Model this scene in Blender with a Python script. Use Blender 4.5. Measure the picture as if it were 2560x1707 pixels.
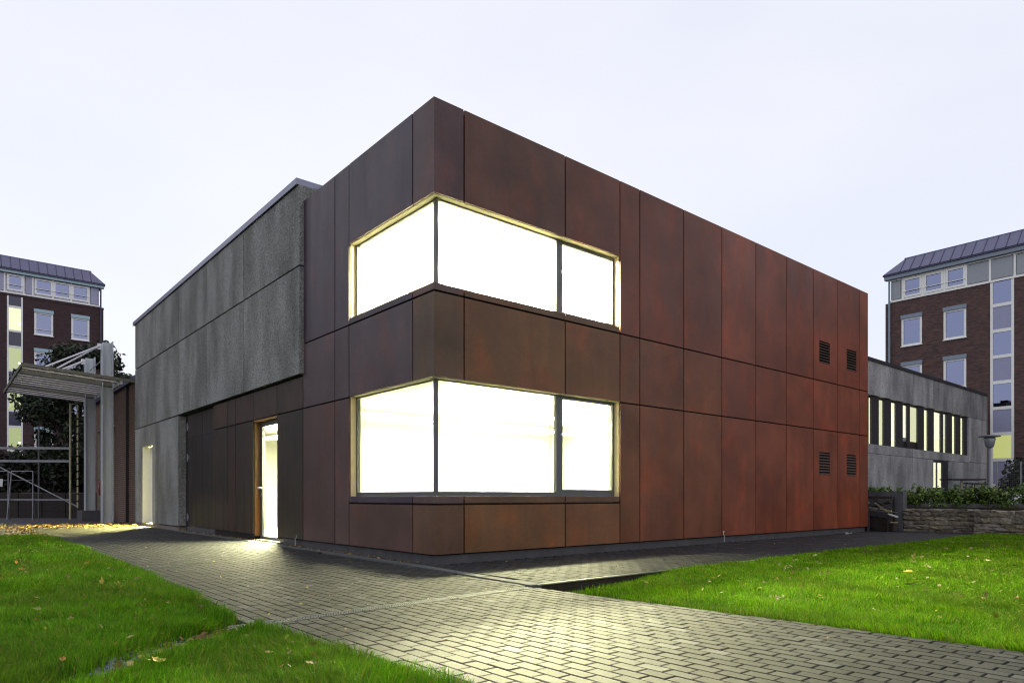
import bpy, bmesh, math, random
import numpy as np
from mathutils import Vector, noise as mnoise

rnd = random.Random(7)
rng = np.random.default_rng(11)
for o in list(bpy.data.objects):
    bpy.data.objects.remove(o)
scene = bpy.context.scene
COL = scene.collection
R = math.radians

# ------------------------------------------------------------------ camera
# x runs along the long rust red front, y along the short front, metres
CAM = Vector((-5.614, -8.381, 1.0))
cam_d = bpy.data.cameras.new('camera')
cam = bpy.data.objects.new('camera', cam_d)
COL.objects.link(cam)
cam.location = CAM
cam.rotation_euler = (R(90), 0, -math.atan2(0.64634457, 0.76304567))
cam_d.sensor_width = 36.0
cam_d.lens = 36.0 * 1700 / 2560
cam_d.shift_y = (1241 - 853.5) / 2560
cam_d.clip_start = 0.05
cam_d.clip_end = 2000
scene.camera = cam
FWD = np.array([0.64634457, 0.76304567])
RGT = np.array([0.76304567, -0.64634457])

# ------------------------------------------------------------------ sky, weak overcast sun, exposure
W = bpy.data.worlds.new('World')
scene.world = W
W.use_nodes = True
nt = W.node_tree
for n in list(nt.nodes):
    nt.nodes.remove(n)
wo = nt.nodes.new('ShaderNodeOutputWorld')
sky = nt.nodes.new('ShaderNodeTexSky')
sky.sky_type = 'NISHITA'
sky.sun_disc = False
sky.sun_elevation = R(12)
sky.sun_rotation = R(200)
sky.air_density = 1.0
bg1 = nt.nodes.new('ShaderNodeBackground')
bg1.inputs['Strength'].default_value = 0.02
nt.links.new(sky.outputs['Color'], bg1.inputs['Color'])
tc = nt.nodes.new('ShaderNodeTexCoord')
mp = nt.nodes.new('ShaderNodeMapping')
mp.inputs['Scale'].default_value = (1.0, 1.0, 2.6)
nz = nt.nodes.new('ShaderNodeTexNoise')
nz.inputs['Scale'].default_value = 1.5
nz.inputs['Detail'].default_value = 4
nz.inputs['Roughness'].default_value = 0.45
nt.links.new(tc.outputs['Generated'], mp.inputs['Vector'])
nt.links.new(mp.outputs['Vector'], nz.inputs['Vector'])
cr = nt.nodes.new('ShaderNodeValToRGB')
cr.color_ramp.elements[0].position = 0.34
cr.color_ramp.elements[0].color = (0.80, 0.822, 0.93, 1)
cr.color_ramp.elements[1].position = 0.60
cr.color_ramp.elements[1].color = (0.892, 0.898, 0.95, 1)
nt.links.new(nz.outputs['Fac'], cr.inputs['Fac'])
bg2 = nt.nodes.new('ShaderNodeBackground')
bg2.inputs['Strength'].default_value = 1.0
nt.links.new(cr.outputs['Color'], bg2.inputs['Color'])
ad = nt.nodes.new('ShaderNodeAddShader')
nt.links.new(bg1.outputs[0], ad.inputs[0])
nt.links.new(bg2.outputs[0], ad.inputs[1])
nt.links.new(ad.outputs[0], wo.inputs['Surface'])

sun_d = bpy.data.lights.new('sun', 'SUN')
sun_d.energy = 0.1
sun_d.angle = R(60)
sun_d.color = (0.9, 0.93, 1.0)
sun = bpy.data.objects.new('sun', sun_d)
COL.objects.link(sun)
sun.rotation_euler = (R(50), 0, R(-20))

scene.view_settings.view_transform = 'Standard'
scene.view_settings.look = 'None'
scene.view_settings.exposure = 0.0
scene.view_settings.gamma = 1.0
scene.view_settings.use_curve_mapping = False
scene.cycles.use_denoising = True
scene.cycles.filter_width = 1.15
scene.cycles.max_bounces = 8
scene.cycles.diffuse_bounces = 4
scene.cycles.glossy_bounces = 3
scene.cycles.transparent_max_bounces = 12
scene.cycles.sample_clamp_indirect = 12
scene.cycles.caustics_reflective = False
scene.cycles.caustics_refractive = False

LIGHT_COL = (1.0, 0.93, 0.56, 1)
LOWER_L = 440.0
UPPER_L = 2450.0
DOOR_L = 2000.0
HALL_L = 15000.0

# ------------------------------------------------------------------ materials
MATS = {}
def nodes_of(name):
    m = bpy.data.materials.new(name)
    m.use_nodes = True
    t = m.node_tree
    return m, t, t.nodes['Principled BSDF']

def N(t, kind, **kw):
    n = t.nodes.new(kind)
    for k, v in kw.items():
        if k in n.inputs:
            n.inputs[k].default_value = v
        else:
            setattr(n, k, v)
    return n

def simple(name, col, rough=0.6, metal=0.0, var=0.15, scale=6.0, bump=0.0, bscale=60.0, spec=0.4, stretch=(1, 1, 1)):
    """procedural base: colour broken up by noise, optional fine relief"""
    m, t, b = nodes_of(name)
    b.inputs['Roughness'].default_value = rough
    b.inputs['Metallic'].default_value = metal
    b.inputs['Specular IOR Level'].default_value = spec
    g = N(t, 'ShaderNodeNewGeometry')
    mpn = N(t, 'ShaderNodeMapping')
    mpn.inputs['Scale'].default_value = stretch
    t.links.new(g.outputs['Position'], mpn.inputs['Vector'])
    n1 = N(t, 'ShaderNodeTexNoise', Scale=scale, Detail=5.0, Roughness=0.6)
    t.links.new(mpn.outputs[0], n1.inputs['Vector'])
    r = N(t, 'ShaderNodeMapRange')
    r.inputs['From Min'].default_value = 0.25
    r.inputs['From Max'].default_value = 0.75
    r.inputs['To Min'].default_value = 1 - var
    r.inputs['To Max'].default_value = 1 + var
    t.links.new(n1.outputs['Fac'], r.inputs['Value'])
    mx = N(t, 'ShaderNodeVectorMath', operation='SCALE')
    mx.inputs[0].default_value = col[:3]
    t.links.new(r.outputs[0], mx.inputs['Scale'])
    t.links.new(mx.outputs[0], b.inputs['Base Color'])
    if bump:
        n2 = N(t, 'ShaderNodeTexNoise', Scale=bscale, Detail=3.0)
        t.links.new(g.outputs['Position'], n2.inputs['Vector'])
        bp = N(t, 'ShaderNodeBump', Strength=bump, Distance=0.01)
        t.links.new(n2.outputs['Fac'], bp.inputs['Height'])
        t.links.new(bp.outputs[0], b.inputs['Normal'])
    MATS[name] = m
    return m

def emit(name, col, strength):
    m = bpy.data.materials.new(name)
    m.use_nodes = True
    t = m.node_tree
    for n in list(t.nodes):
        t.nodes.remove(n)
    e = N(t, 'ShaderNodeEmission')
    e.inputs['Color'].default_value = col
    e.inputs['Strength'].default_value = strength
    o = N(t, 'ShaderNodeOutputMaterial')
    t.links.new(e.outputs[0], o.inputs['Surface'])
    MATS[name] = m
    return m

def corten():
    m, t, b = nodes_of('weathered_steel')
    b.inputs['Roughness'].default_value = 0.46
    b.inputs['Specular IOR Level'].default_value = 0.27
    oi = N(t, 'ShaderNodeObjectInfo')
    g = N(t, 'ShaderNodeNewGeometry')
    # each panel its own patch of the noise
    off = N(t, 'ShaderNodeVectorMath', operation='SCALE')
    off.inputs[0].default_value = (7.3, 3.1, 5.7)
    t.links.new(oi.outputs['Random'], off.inputs['Scale'])
    addp = N(t, 'ShaderNodeVectorMath', operation='ADD')
    t.links.new(g.outputs['Position'], addp.inputs[0])
    t.links.new(off.outputs[0], addp.inputs[1])
    # soft blotches
    n1 = N(t, 'ShaderNodeTexNoise', Scale=0.9, Detail=4.0, Roughness=0.55)
    t.links.new(addp.outputs[0], n1.inputs['Vector'])
    # vertical run marks
    mp1 = N(t, 'ShaderNodeMapping')
    mp1.inputs['Scale'].default_value = (3.6, 3.6, 0.32)
    t.links.new(addp.outputs[0], mp1.inputs['Vector'])
    n2 = N(t, 'ShaderNodeTexNoise', Scale=1.0, Detail=6.0, Roughness=0.65)
    t.links.new(mp1.outputs[0], n2.inputs['Vector'])
    # fine grain
    n3 = N(t, 'ShaderNodeTexNoise', Scale=75.0, Detail=2.0)
    t.links.new(g.outputs['Position'], n3.inputs['Vector'])
    def rng_(src, a, c, lo, hi):
        r = N(t, 'ShaderNodeMapRange')
        r.inputs['From Min'].default_value = a
        r.inputs['From Max'].default_value = c
        r.inputs['To Min'].default_value = lo
        r.inputs['To Max'].default_value = hi
        t.links.new(src, r.inputs['Value'])
        return r.outputs[0]
    f1 = rng_(n1.outputs['Fac'], 0.3, 0.7, 0.68, 1.28)
    f2 = rng_(n2.outputs['Fac'], 0.25, 0.75, 0.82, 1.16)
    f3 = rng_(n3.outputs['Fac'], 0.3, 0.7, 0.86, 1.14)
    p1 = N(t, 'ShaderNodeMath', operation='MULTIPLY')
    t.links.new(f1, p1.inputs[0]); t.links.new(f2, p1.inputs[1])
    p2 = N(t, 'ShaderNodeMath', operation='MULTIPLY')
    t.links.new(p1.outputs[0], p2.inputs[0]); t.links.new(f3, p2.inputs[1])
    # orange blotches: lamp light through leaves painted in along with fresher rust
    n4 = N(t, 'ShaderNodeTexNoise', Scale=1.6, Detail=5.0, Roughness=0.6)
    mp2 = N(t, 'ShaderNodeMapping')
    mp2.inputs['Scale'].default_value = (1.0, 1.0, 0.6)
    mp2.inputs['Location'].default_value = (11.0, 4.0, 2.0)
    t.links.new(addp.outputs[0], mp2.inputs['Vector'])
    t.links.new(mp2.outputs[0], n4.inputs['Vector'])
    f4 = rng_(n4.outputs['Fac'], 0.52, 0.74, 0.0, 0.7)
    mixr = N(t, 'ShaderNodeMix', data_type='RGBA')
    t.links.new(f4, mixr.inputs['Factor'])
    t.links.new(oi.outputs['Color'], mixr.inputs['A'])
    hs = N(t, 'ShaderNodeVectorMath', operation='MULTIPLY')
    hs.inputs[1].default_value = (1.8, 1.05, 0.75)
    t.links.new(oi.outputs['Color'], hs.inputs[0])
    t.links.new(hs.outputs[0], mixr.inputs['B'])
    sc = N(t, 'ShaderNodeVectorMath', operation='SCALE')
    t.links.new(mixr.outputs['Result'], sc.inputs[0])
    t.links.new(p2.outputs[0], sc.inputs['Scale'])
    t.links.new(sc.outputs[0], b.inputs['Base Color'])
    rr = rng_(n2.outputs['Fac'], 0.3, 0.7, 0.35, 0.52)
    t.links.new(rr, b.inputs['Roughness'])
    bp = N(t, 'ShaderNodeBump', Strength=0.12, Distance=0.004)
    t.links.new(n3.outputs['Fac'], bp.inputs['Height'])
    t.links.new(bp.outputs[0], b.inputs['Normal'])
    MATS['corten'] = m
    return m

def aggregate_concrete(name, base, dark, streak=1.0):
    m, t, b = nodes_of(name)
    b.inputs['Roughness'].default_value = 0.85
    b.inputs['Specular IOR Level'].default_value = 0.25
    g = N(t, 'ShaderNodeNewGeometry')
    oi = N(t, 'ShaderNodeObjectInfo')
    off = N(t, 'ShaderNodeVectorMath', operation='SCALE')
    off.inputs[0].default_value = (9.3, 5.1, 8.7)
    t.links.new(oi.outputs['Random'], off.inputs['Scale'])
    addp = N(t, 'ShaderNodeVectorMath', operation='ADD')
    t.links.new(g.outputs['Position'], addp.inputs[0])
    t.links.new(off.outputs[0], addp.inputs[1])
    mp1 = N(t, 'ShaderNodeMapping')
    mp1.inputs['Scale'].default_value = (1.1, 1.1, 0.42)
    t.links.new(addp.outputs[0], mp1.inputs['Vector'])
    n1 = N(t, 'ShaderNodeTexNoise', Scale=1.0, Detail=4.0, Roughness=0.5)
    t.links.new(mp1.outputs[0], n1.inputs['Vector'])
    cr1 = N(t, 'ShaderNodeValToRGB')
    cr1.color_ramp.elements[0].position = 0.36
    cr1.color_ramp.elements[0].color = (*dark, 1)
    cr1.color_ramp.elements[1].position = 0.36 + 0.26 / streak
    cr1.color_ramp.elements[1].color = (*base, 1)
    t.links.new(n1.outputs['Fac'], cr1.inputs['Fac'])
    v = N(t, 'ShaderNodeTexVoronoi', Scale=48.0)
    t.links.new(g.outputs['Position'], v.inputs['Vector'])
    n3 = N(t, 'ShaderNodeTexNoise', Scale=20.0, Detail=5.0, Roughness=0.85)
    t.links.new(g.outputs['Position'], n3.inputs['Vector'])
    r3 = N(t, 'ShaderNodeMapRange')
    r3.inputs['From Min'].default_value = 0.3
    r3.inputs['From Max'].default_value = 0.7
    r3.inputs['To Min'].default_value = 0.6
    r3.inputs['To Max'].default_value = 1.4
    t.links.new(n3.outputs['Fac'], r3.inputs['Value'])
    hv = N(t, 'ShaderNodeSeparateColor')
    t.links.new(v.outputs['Color'], hv.inputs[0])
    r4 = N(t, 'ShaderNodeMapRange')
    r4.inputs['To Min'].default_value = 0.6
    r4.inputs['To Max'].default_value = 1.4
    t.links.new(hv.outputs[0], r4.inputs['Value'])
    mu = N(t, 'ShaderNodeMath', operation='MULTIPLY')
    t.links.new(r3.outputs[0], mu.inputs[0]); t.links.new(r4.outputs[0], mu.inputs[1])
    sc = N(t, 'ShaderNodeVectorMath', operation='SCALE')
    pr_ = N(t, 'ShaderNodeMapRange'); pr_.inputs['To Min'].default_value = 0.82; pr_.inputs['To Max'].default_value = 1.16
    t.links.new(oi.outputs['Random'], pr_.inputs['Value'])
    mu2 = N(t, 'ShaderNodeMath', operation='MULTIPLY')
    t.links.new(mu.outputs[0], mu2.inputs[0]); t.links.new(pr_.outputs[0], mu2.inputs[1])
    t.links.new(cr1.outputs[0], sc.inputs[0]); t.links.new(mu2.outputs[0], sc.inputs['Scale'])
    t.links.new(sc.outputs[0], b.inputs['Base Color'])
    bp = N(t, 'ShaderNodeBump', Strength=0.5, Distance=0.01)
    t.links.new(v.outputs['Distance'], bp.inputs['Height'])
    t.links.new(bp.outputs[0], b.inputs['Normal'])
    MATS[name] = m
    return m

def paver_mat(name, use_object):
    m, t, b = nodes_of(name)
    b.inputs['Roughness'].default_value = 0.72
    b.inputs['Specular IOR Level'].default_value = 0.26
    g = N(t, 'ShaderNodeNewGeometry')
    oi = N(t, 'ShaderNodeObjectInfo')
    src = oi.outputs['Random'] if use_object else g.outputs['Random Per Island']
    cr1 = N(t, 'ShaderNodeValToRGB')
    e = cr1.color_ramp.elements
    e[0].position = 0.0; e[0].color = (0.0135, 0.0136, 0.0155, 1)
    e[1].position = 0.93; e[1].color = (0.027, 0.0268, 0.0285, 1)
    x = e.new(0.97); x.color = (0.044, 0.045, 0.050, 1)
    t.links.new(src, cr1.inputs['Fac'])
    n1 = N(t, 'ShaderNodeTexNoise', Scale=130.0, Detail=3.0, Roughness=0.7)
    n2 = N(t, 'ShaderNodeTexNoise', Scale=2.3, Detail=4.0)
    t.links.new(g.outputs['Position'], n1.inputs['Vector'])
    t.links.new(g.outputs['Position'], n2.inputs['Vector'])
    a = N(t, 'ShaderNodeMapRange'); a.inputs['From Min'].default_value = 0.3; a.inputs['From Max'].default_value = 0.7
    a.inputs['To Min'].default_value = 0.78; a.inputs['To Max'].default_value = 1.2
    t.links.new(n1.outputs['Fac'], a.inputs['Value'])
    c = N(t, 'ShaderNodeMapRange'); c.inputs['From Min'].default_value = 0.3; c.inputs['From Max'].default_value = 0.7
    c.inputs['To Min'].default_value = 0.72; c.inputs['To Max'].default_value = 1.18
    t.links.new(n2.outputs['Fac'], c.inputs['Value'])
    mu = N(t, 'ShaderNodeMath', operation='MULTIPLY')
    t.links.new(a.outputs[0], mu.inputs[0]); t.links.new(c.outputs[0], mu.inputs[1])
    sc = N(t, 'ShaderNodeVectorMath', operation='SCALE')
    t.links.new(cr1.outputs[0], sc.inputs[0]); t.links.new(mu.outputs[0], sc.inputs['Scale'])
    t.links.new(sc.outputs[0], b.inputs['Base Color'])
    bp = N(t, 'ShaderNodeBump', Strength=0.25, Distance=0.003)
    t.links.new(n1.outputs['Fac'], bp.inputs['Height'])
    t.links.new(bp.outputs[0], b.inputs['Normal'])
    MATS[name] = m
    return m

def tint_mat(name, rough=0.55, trans=0.25, spec=0.3):
    """blades and leaves: colour from the per-piece 'tint' attribute, a little light let through"""
    m, t, b = nodes_of(name)
    at = N(t, 'ShaderNodeAttribute', attribute_name='tint')
    t.links.new(at.outputs['Color'], b.inputs['Base Color'])
    b.inputs['Roughness'].default_value = rough
    b.inputs['Specular IOR Level'].default_value = spec
    tr = N(t, 'ShaderNodeBsdfTranslucent')
    t.links.new(at.outputs['Color'], tr.inputs['Color'])
    mx = N(t, 'ShaderNodeMixShader')
    mx.inputs[0].default_value = trans
    o = t.nodes['Material Output']
    t.links.new(b.outputs[0], mx.inputs[1])
    t.links.new(tr.outputs[0], mx.inputs[2])
    t.links.new(mx.outputs[0], o.inputs['Surface'])
    MATS[name] = m
    return m

def leaf_mat(name):
    m, t, b = nodes_of(name)
    oi = N(t, 'ShaderNodeObjectInfo')
    g = N(t, 'ShaderNodeNewGeometry')
    n1 = N(t, 'ShaderNodeTexNoise', Scale=90.0, Detail=3.0)
    t.links.new(g.outputs['Position'], n1.inputs['Vector'])
    a = N(t, 'ShaderNodeMapRange'); a.inputs['From Min'].default_value = 0.3; a.inputs['From Max'].default_value = 0.7
    a.inputs['To Min'].default_value = 0.6; a.inputs['To Max'].default_value = 1.25
    t.links.new(n1.outputs['Fac'], a.inputs['Value'])
    sc = N(t, 'ShaderNodeVectorMath', operation='SCALE')
    t.links.new(oi.outputs['Color'], sc.inputs[0]); t.links.new(a.outputs[0], sc.inputs['Scale'])
    t.links.new(sc.outputs[0], b.inputs['Base Color'])
    b.inputs['Roughness'].default_value = 0.6
    b.inputs['Specular IOR Level'].default_value = 0.3
    MATS[name] = m
    return m

def brick_mat(name, c1, c2, mortar, bw=0.25, rh=0.083):
    m, t, b = nodes_of(name)
    b.inputs['Roughness'].default_value = 0.85
    g = N(t, 'ShaderNodeNewGeometry')
    s = N(t, 'ShaderNodeSeparateXYZ')
    t.links.new(g.outputs['Position'], s.inputs[0])
    ad_ = N(t, 'ShaderNodeMath', operation='ADD')
    t.links.new(s.outputs[0], ad_.inputs[0]); t.links.new(s.outputs[1], ad_.inputs[1])
    c = N(t, 'ShaderNodeCombineXYZ')
    t.links.new(ad_.outputs[0], c.inputs[0]); t.links.new(s.outputs[2], c.inputs[1])
    br = N(t, 'ShaderNodeTexBrick')
    br.inputs['Color1'].default_value = (*c1, 1)
    br.inputs['Color2'].default_value = (*c2, 1)
    br.inputs['Mortar'].default_value = (*mortar, 1)
    br.inputs['Scale'].default_value = 1.0
    br.inputs['Mortar Size'].default_value = 0.007
    br.inputs['Brick Width'].default_value = bw
    br.inputs['Row Height'].default_value = rh
    t.links.new(c.outputs[0], br.inputs['Vector'])
    mp1 = N(t, 'ShaderNodeMapping')
    mp1.inputs['Scale'].default_value = (1.3, 1.3, 9.0)
    t.links.new(g.outputs['Position'], mp1.inputs['Vector'])
    n1 = N(t, 'ShaderNodeTexNoise', Scale=1.2, Detail=4.0, Roughness=0.75)
    t.links.new(mp1.outputs[0], n1.inputs['Vector'])
    a = N(t, 'ShaderNodeMapRange'); a.inputs['From Min'].default_value = 0.3; a.inputs['From Max'].default_value = 0.7
    a.inputs['To Min'].default_value = 0.6; a.inputs['To Max'].default_value = 1.5
    t.links.new(n1.outputs['Fac'], a.inputs['Value'])
    sc = N(t, 'ShaderNodeVectorMath', operation='SCALE')
    t.links.new(br.outputs['Color'], sc.inputs[0]); t.links.new(a.outputs[0], sc.inputs['Scale'])
    t.links.new(sc.outputs[0], b.inputs['Base Color'])
    MATS[name] = m
    return m

def glass(name, tint, refl, rough=0.02):
    """thin pane: see-through plus a mirror part"""
    m = bpy.data.materials.new(name)
    m.use_nodes = True
    t = m.node_tree
    for n in list(t.nodes):
        t.nodes.remove(n)
    tr = N(t, 'ShaderNodeBsdfTransparent'); tr.inputs['Color'].default_value = (*tint, 1)
    gl = N(t, 'ShaderNodeBsdfGlossy'); gl.inputs['Roughness'].default_value = rough
    gl.inputs['Color'].default_value = (0.62, 0.68, 1.0, 1) if refl > 0.2 else (1, 1, 1, 1)
    lw = N(t, 'ShaderNodeLayerWeight'); lw.inputs['Blend'].default_value = 0.5
    pw = N(t, 'ShaderNodeMath', operation='POWER'); pw.inputs[1].default_value = 5.0
    t.links.new(lw.outputs['Facing'], pw.inputs[0])
    mxf = N(t, 'ShaderNodeMapRange'); mxf.inputs['To Min'].default_value = refl; mxf.inputs['To Max'].default_value = 0.9
    t.links.new(pw.outputs[0], mxf.inputs['Value'])
    mx = N(t, 'ShaderNodeMixShader')
    t.links.new(mxf.outputs[0], mx.inputs[0])
    t.links.new(tr.outputs[0], mx.inputs[1]); t.links.new(gl.outputs[0], mx.inputs[2])
    o = N(t, 'ShaderNodeOutputMaterial')
    t.links.new(mx.outputs[0], o.inputs['Surface'])
    MATS[name] = m
    return m

corten()
aggregate_concrete('washed_concrete', (0.225, 0.230, 0.230), (0.120, 0.124, 0.121))
aggregate_concrete('washed_concrete_pale', (0.32, 0.325, 0.34), (0.17, 0.175, 0.185))
paver_mat('paver_single', True)
paver_mat('paver_many', False)
tint_mat('grass_blade', 0.75, 0.3, 0.12)
tint_mat('foliage', 0.5, 0.2, 0.3)
tint_mat('litter', 0.7, 0.1, 0.2)
leaf_mat('fallen_leaf')
brick_mat('brick_far_dark', (0.046, 0.021, 0.025), (0.030, 0.016, 0.020), (0.04, 0.026, 0.031))
brick_mat('brick_near_black', (0.020, 0.014, 0.013), (0.014, 0.011, 0.010), (0.02, 0.016, 0.015))  # near-black brick for the garden wall
brick_mat('brick_far_warm', (0.105, 0.052, 0.045), (0.050, 0.030, 0.031), (0.085, 0.06, 0.056))
glass('clear_pane', (0.96, 0.98, 0.95), 0.05)
glass('far_pane', (0.22, 0.24, 0.34), 0.34)
glass('lit_pane', (0.92, 0.95, 0.92), 0.05)
simple('backing_black', (0.012, 0.011, 0.012), 0.9, var=0.1)
simple('frame_grey', (0.10, 0.105, 0.11), 0.4, 0.3, var=0.06)
simple('plinth_grey', (0.065, 0.065, 0.072), 0.85, var=0.25, scale=3, bump=0.1)
simple('room_dimmed', (0.17, 0.17, 0.16), 0.9, var=0.03)  # wall colour darkened to hold back the brightness behind the glass
simple('reveal_soffit', (0.88, 0.82, 0.62), 0.8, var=0.05)  # window light on soffits and jambs put into these pale colours
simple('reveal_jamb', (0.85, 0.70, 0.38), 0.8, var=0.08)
simple('reveal_white', (0.70, 0.70, 0.66), 0.9, var=0.03)
simple('room_floor', (0.32, 0.31, 0.28), 0.7, var=0.1)
simple('zinc', (0.115, 0.115, 0.20), 0.42, 0.35, var=0.12, scale=1.5)
simple('zinc_dark', (0.05, 0.05, 0.10), 0.5, 0.3, var=0.1)
simple('coping_metal', (0.22, 0.22, 0.31), 0.42, 0.5, var=0.1, scale=2)
simple('white_paint', (0.72, 0.73, 0.78), 0.5, var=0.05)
simple('white_frame', (0.80, 0.81, 0.80), 0.45, var=0.04)
simple('pale_blue_paint', (0.30, 0.44, 0.54), 0.5, var=0.06)
simple('grey_blue_paint', (0.21, 0.26, 0.33), 0.5, var=0.06)
simple('spandrel_dark', (0.030, 0.034, 0.075), 0.25, var=0.1, spec=0.6)
simple('spandrel_violet', (0.30, 0.31, 0.46), 0.45, var=0.06)
simple('spandrel_grey', (0.29, 0.32, 0.36), 0.45, var=0.06)
simple('galvanised', (0.30, 0.31, 0.33), 0.45, 0.55, var=0.2, scale=14)
simple('drain_metal', (0.10, 0.105, 0.11), 0.6, 0.3, var=0.25, scale=14)
simple('column_steel', (0.40, 0.44, 0.49), 0.5, 0.2, var=0.15, scale=3, stretch=(3, 3, 0.5))
simple('slat_wood', (0.62, 0.59, 0.60), 0.6, var=0.3, scale=9, bump=0.2)
simple('slat_beam', (0.12, 0.12, 0.10), 0.6, var=0.2)
simple('tube_white', (0.62, 0.62, 0.68), 0.4, 0.2, var=0.06)
simple('tube_grey', (0.22, 0.225, 0.26), 0.5, 0.4, var=0.2, scale=5)
simple('tube_dim', (0.10, 0.10, 0.12), 0.5, 0.4, var=0.2, scale=5)
simple('pole_yellowed', (0.34, 0.33, 0.22), 0.5, 0.2, var=0.25, scale=6)
simple('annex_brick', (0.13, 0.082, 0.062), 0.85, var=0.35, scale=11)
simple('annex_mortar', (0.36, 0.32, 0.29), 0.9, var=0.15)
simple('dark_opening', (0.010, 0.009, 0.010), 0.6, var=0.1)
simple('red_enamel', (0.22, 0.010, 0.012), 0.35, var=0.1, spec=0.5)
simple('soil', (0.028, 0.021, 0.013), 0.95, var=0.5, scale=9, bump=0.6, bscale=30)
simple('lawn_soil', (0.026, 0.045, 0.010), 0.95, var=0.5, scale=7, bump=0.5, bscale=40)
simple('joint_sand', (0.020, 0.019, 0.017), 0.95, var=0.3, scale=30)
simple('kerb_concrete', (0.085, 0.09, 0.092), 0.8, var=0.2, scale=20, bump=0.25, bscale=120)
simple('edge_steel', (0.30, 0.30, 0.26), 0.4, 0.5, var=0.12)
simple('gravel_stone', (0.20, 0.21, 0.235), 0.9, var=0.5, scale=25)
simple('yard_asphalt', (0.045, 0.045, 0.055), 0.85, var=0.3, scale=4, bump=0.3, bscale=60)
simple('timber_dark', (0.030, 0.022, 0.020), 0.8, var=0.4, scale=12, stretch=(1, 1, 6))
simple('timber_grey', (0.16, 0.13, 0.11), 0.8, var=0.35, scale=12)
simple('timber_pale', (0.50, 0.48, 0.46), 0.7, var=0.2, scale=12)
simple('timber_yellow', (0.34, 0.30, 0.13), 0.7, var=0.25, scale=12)
simple('retaining_concrete', (0.085, 0.090, 0.10), 0.9, var=0.35, scale=2.5, bump=0.15)
simple('band_dark', (0.022, 0.021, 0.026), 0.5, var=0.1)
simple('roof_felt', (0.05, 0.05, 0.055), 0.9, var=0.2)
simple('bark', (0.03, 0.024, 0.02), 0.9, var=0.4, scale=14, bump=0.5)
simple('lamp_grey', (0.22, 0.23, 0.27), 0.45, 0.4, var=0.08)
simple('paper_white', (0.62, 0.64, 0.68), 0.8, var=0.1)
simple('terrace_stone', (0.11, 0.11, 0.12), 0.85, var=0.25)
emit('strip_lower', LIGHT_COL, LOWER_L)
emit('strip_upper', LIGHT_COL, UPPER_L)
emit('strip_door', LIGHT_COL, DOOR_L)
emit('strip_hall', (1.0, 0.88, 0.33, 1), HALL_L)
emit('lit_room_pale', (1.0, 0.97, 0.66, 1), 1.15)
emit('lit_room_yellow', (0.86, 0.86, 0.32, 1), 0.75)
emit('lit_room_green', (0.70, 0.76, 0.40, 1), 0.78)
emit('lit_room_soft', (1.0, 0.97, 0.66, 1), 1.7)
emit('bulb', (1.0, 0.97, 0.66, 1), 6.0)

def stone_mat():
    m, t, b = nodes_of('rubble_stone')
    oi = N(t, 'ShaderNodeObjectInfo')
    g = N(t, 'ShaderNodeNewGeometry')
    n1 = N(t, 'ShaderNodeTexNoise', Scale=11.0, Detail=6.0, Roughness=0.7)
    t.links.new(g.outputs['Position'], n1.inputs['Vector'])
    cr1 = N(t, 'ShaderNodeValToRGB')
    e = cr1.color_ramp.elements
    e[0].position = 0.32; e[0].color = (0.065, 0.062, 0.055, 1)
    e[1].position = 0.72; e[1].color = (0.27, 0.25, 0.21, 1)
    t.links.new(n1.outputs['Fac'], cr1.inputs['Fac'])
    mu = N(t, 'ShaderNodeVectorMath', operation='MULTIPLY')
    t.links.new(cr1.outputs[0], mu.inputs[0]); t.links.new(oi.outputs['Color'], mu.inputs[1])
    t.links.new(mu.outputs[0], b.inputs['Base Color'])
    b.inputs['Roughness'].default_value = 0.9
    bp = N(t, 'ShaderNodeBump', Strength=0.7, Distance=0.02)
    t.links.new(n1.outputs['Fac'], bp.inputs['Height'])
    t.links.new(bp.outputs[0], b.inputs['Normal'])
    MATS['rubble_stone'] = m
stone_mat()

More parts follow.
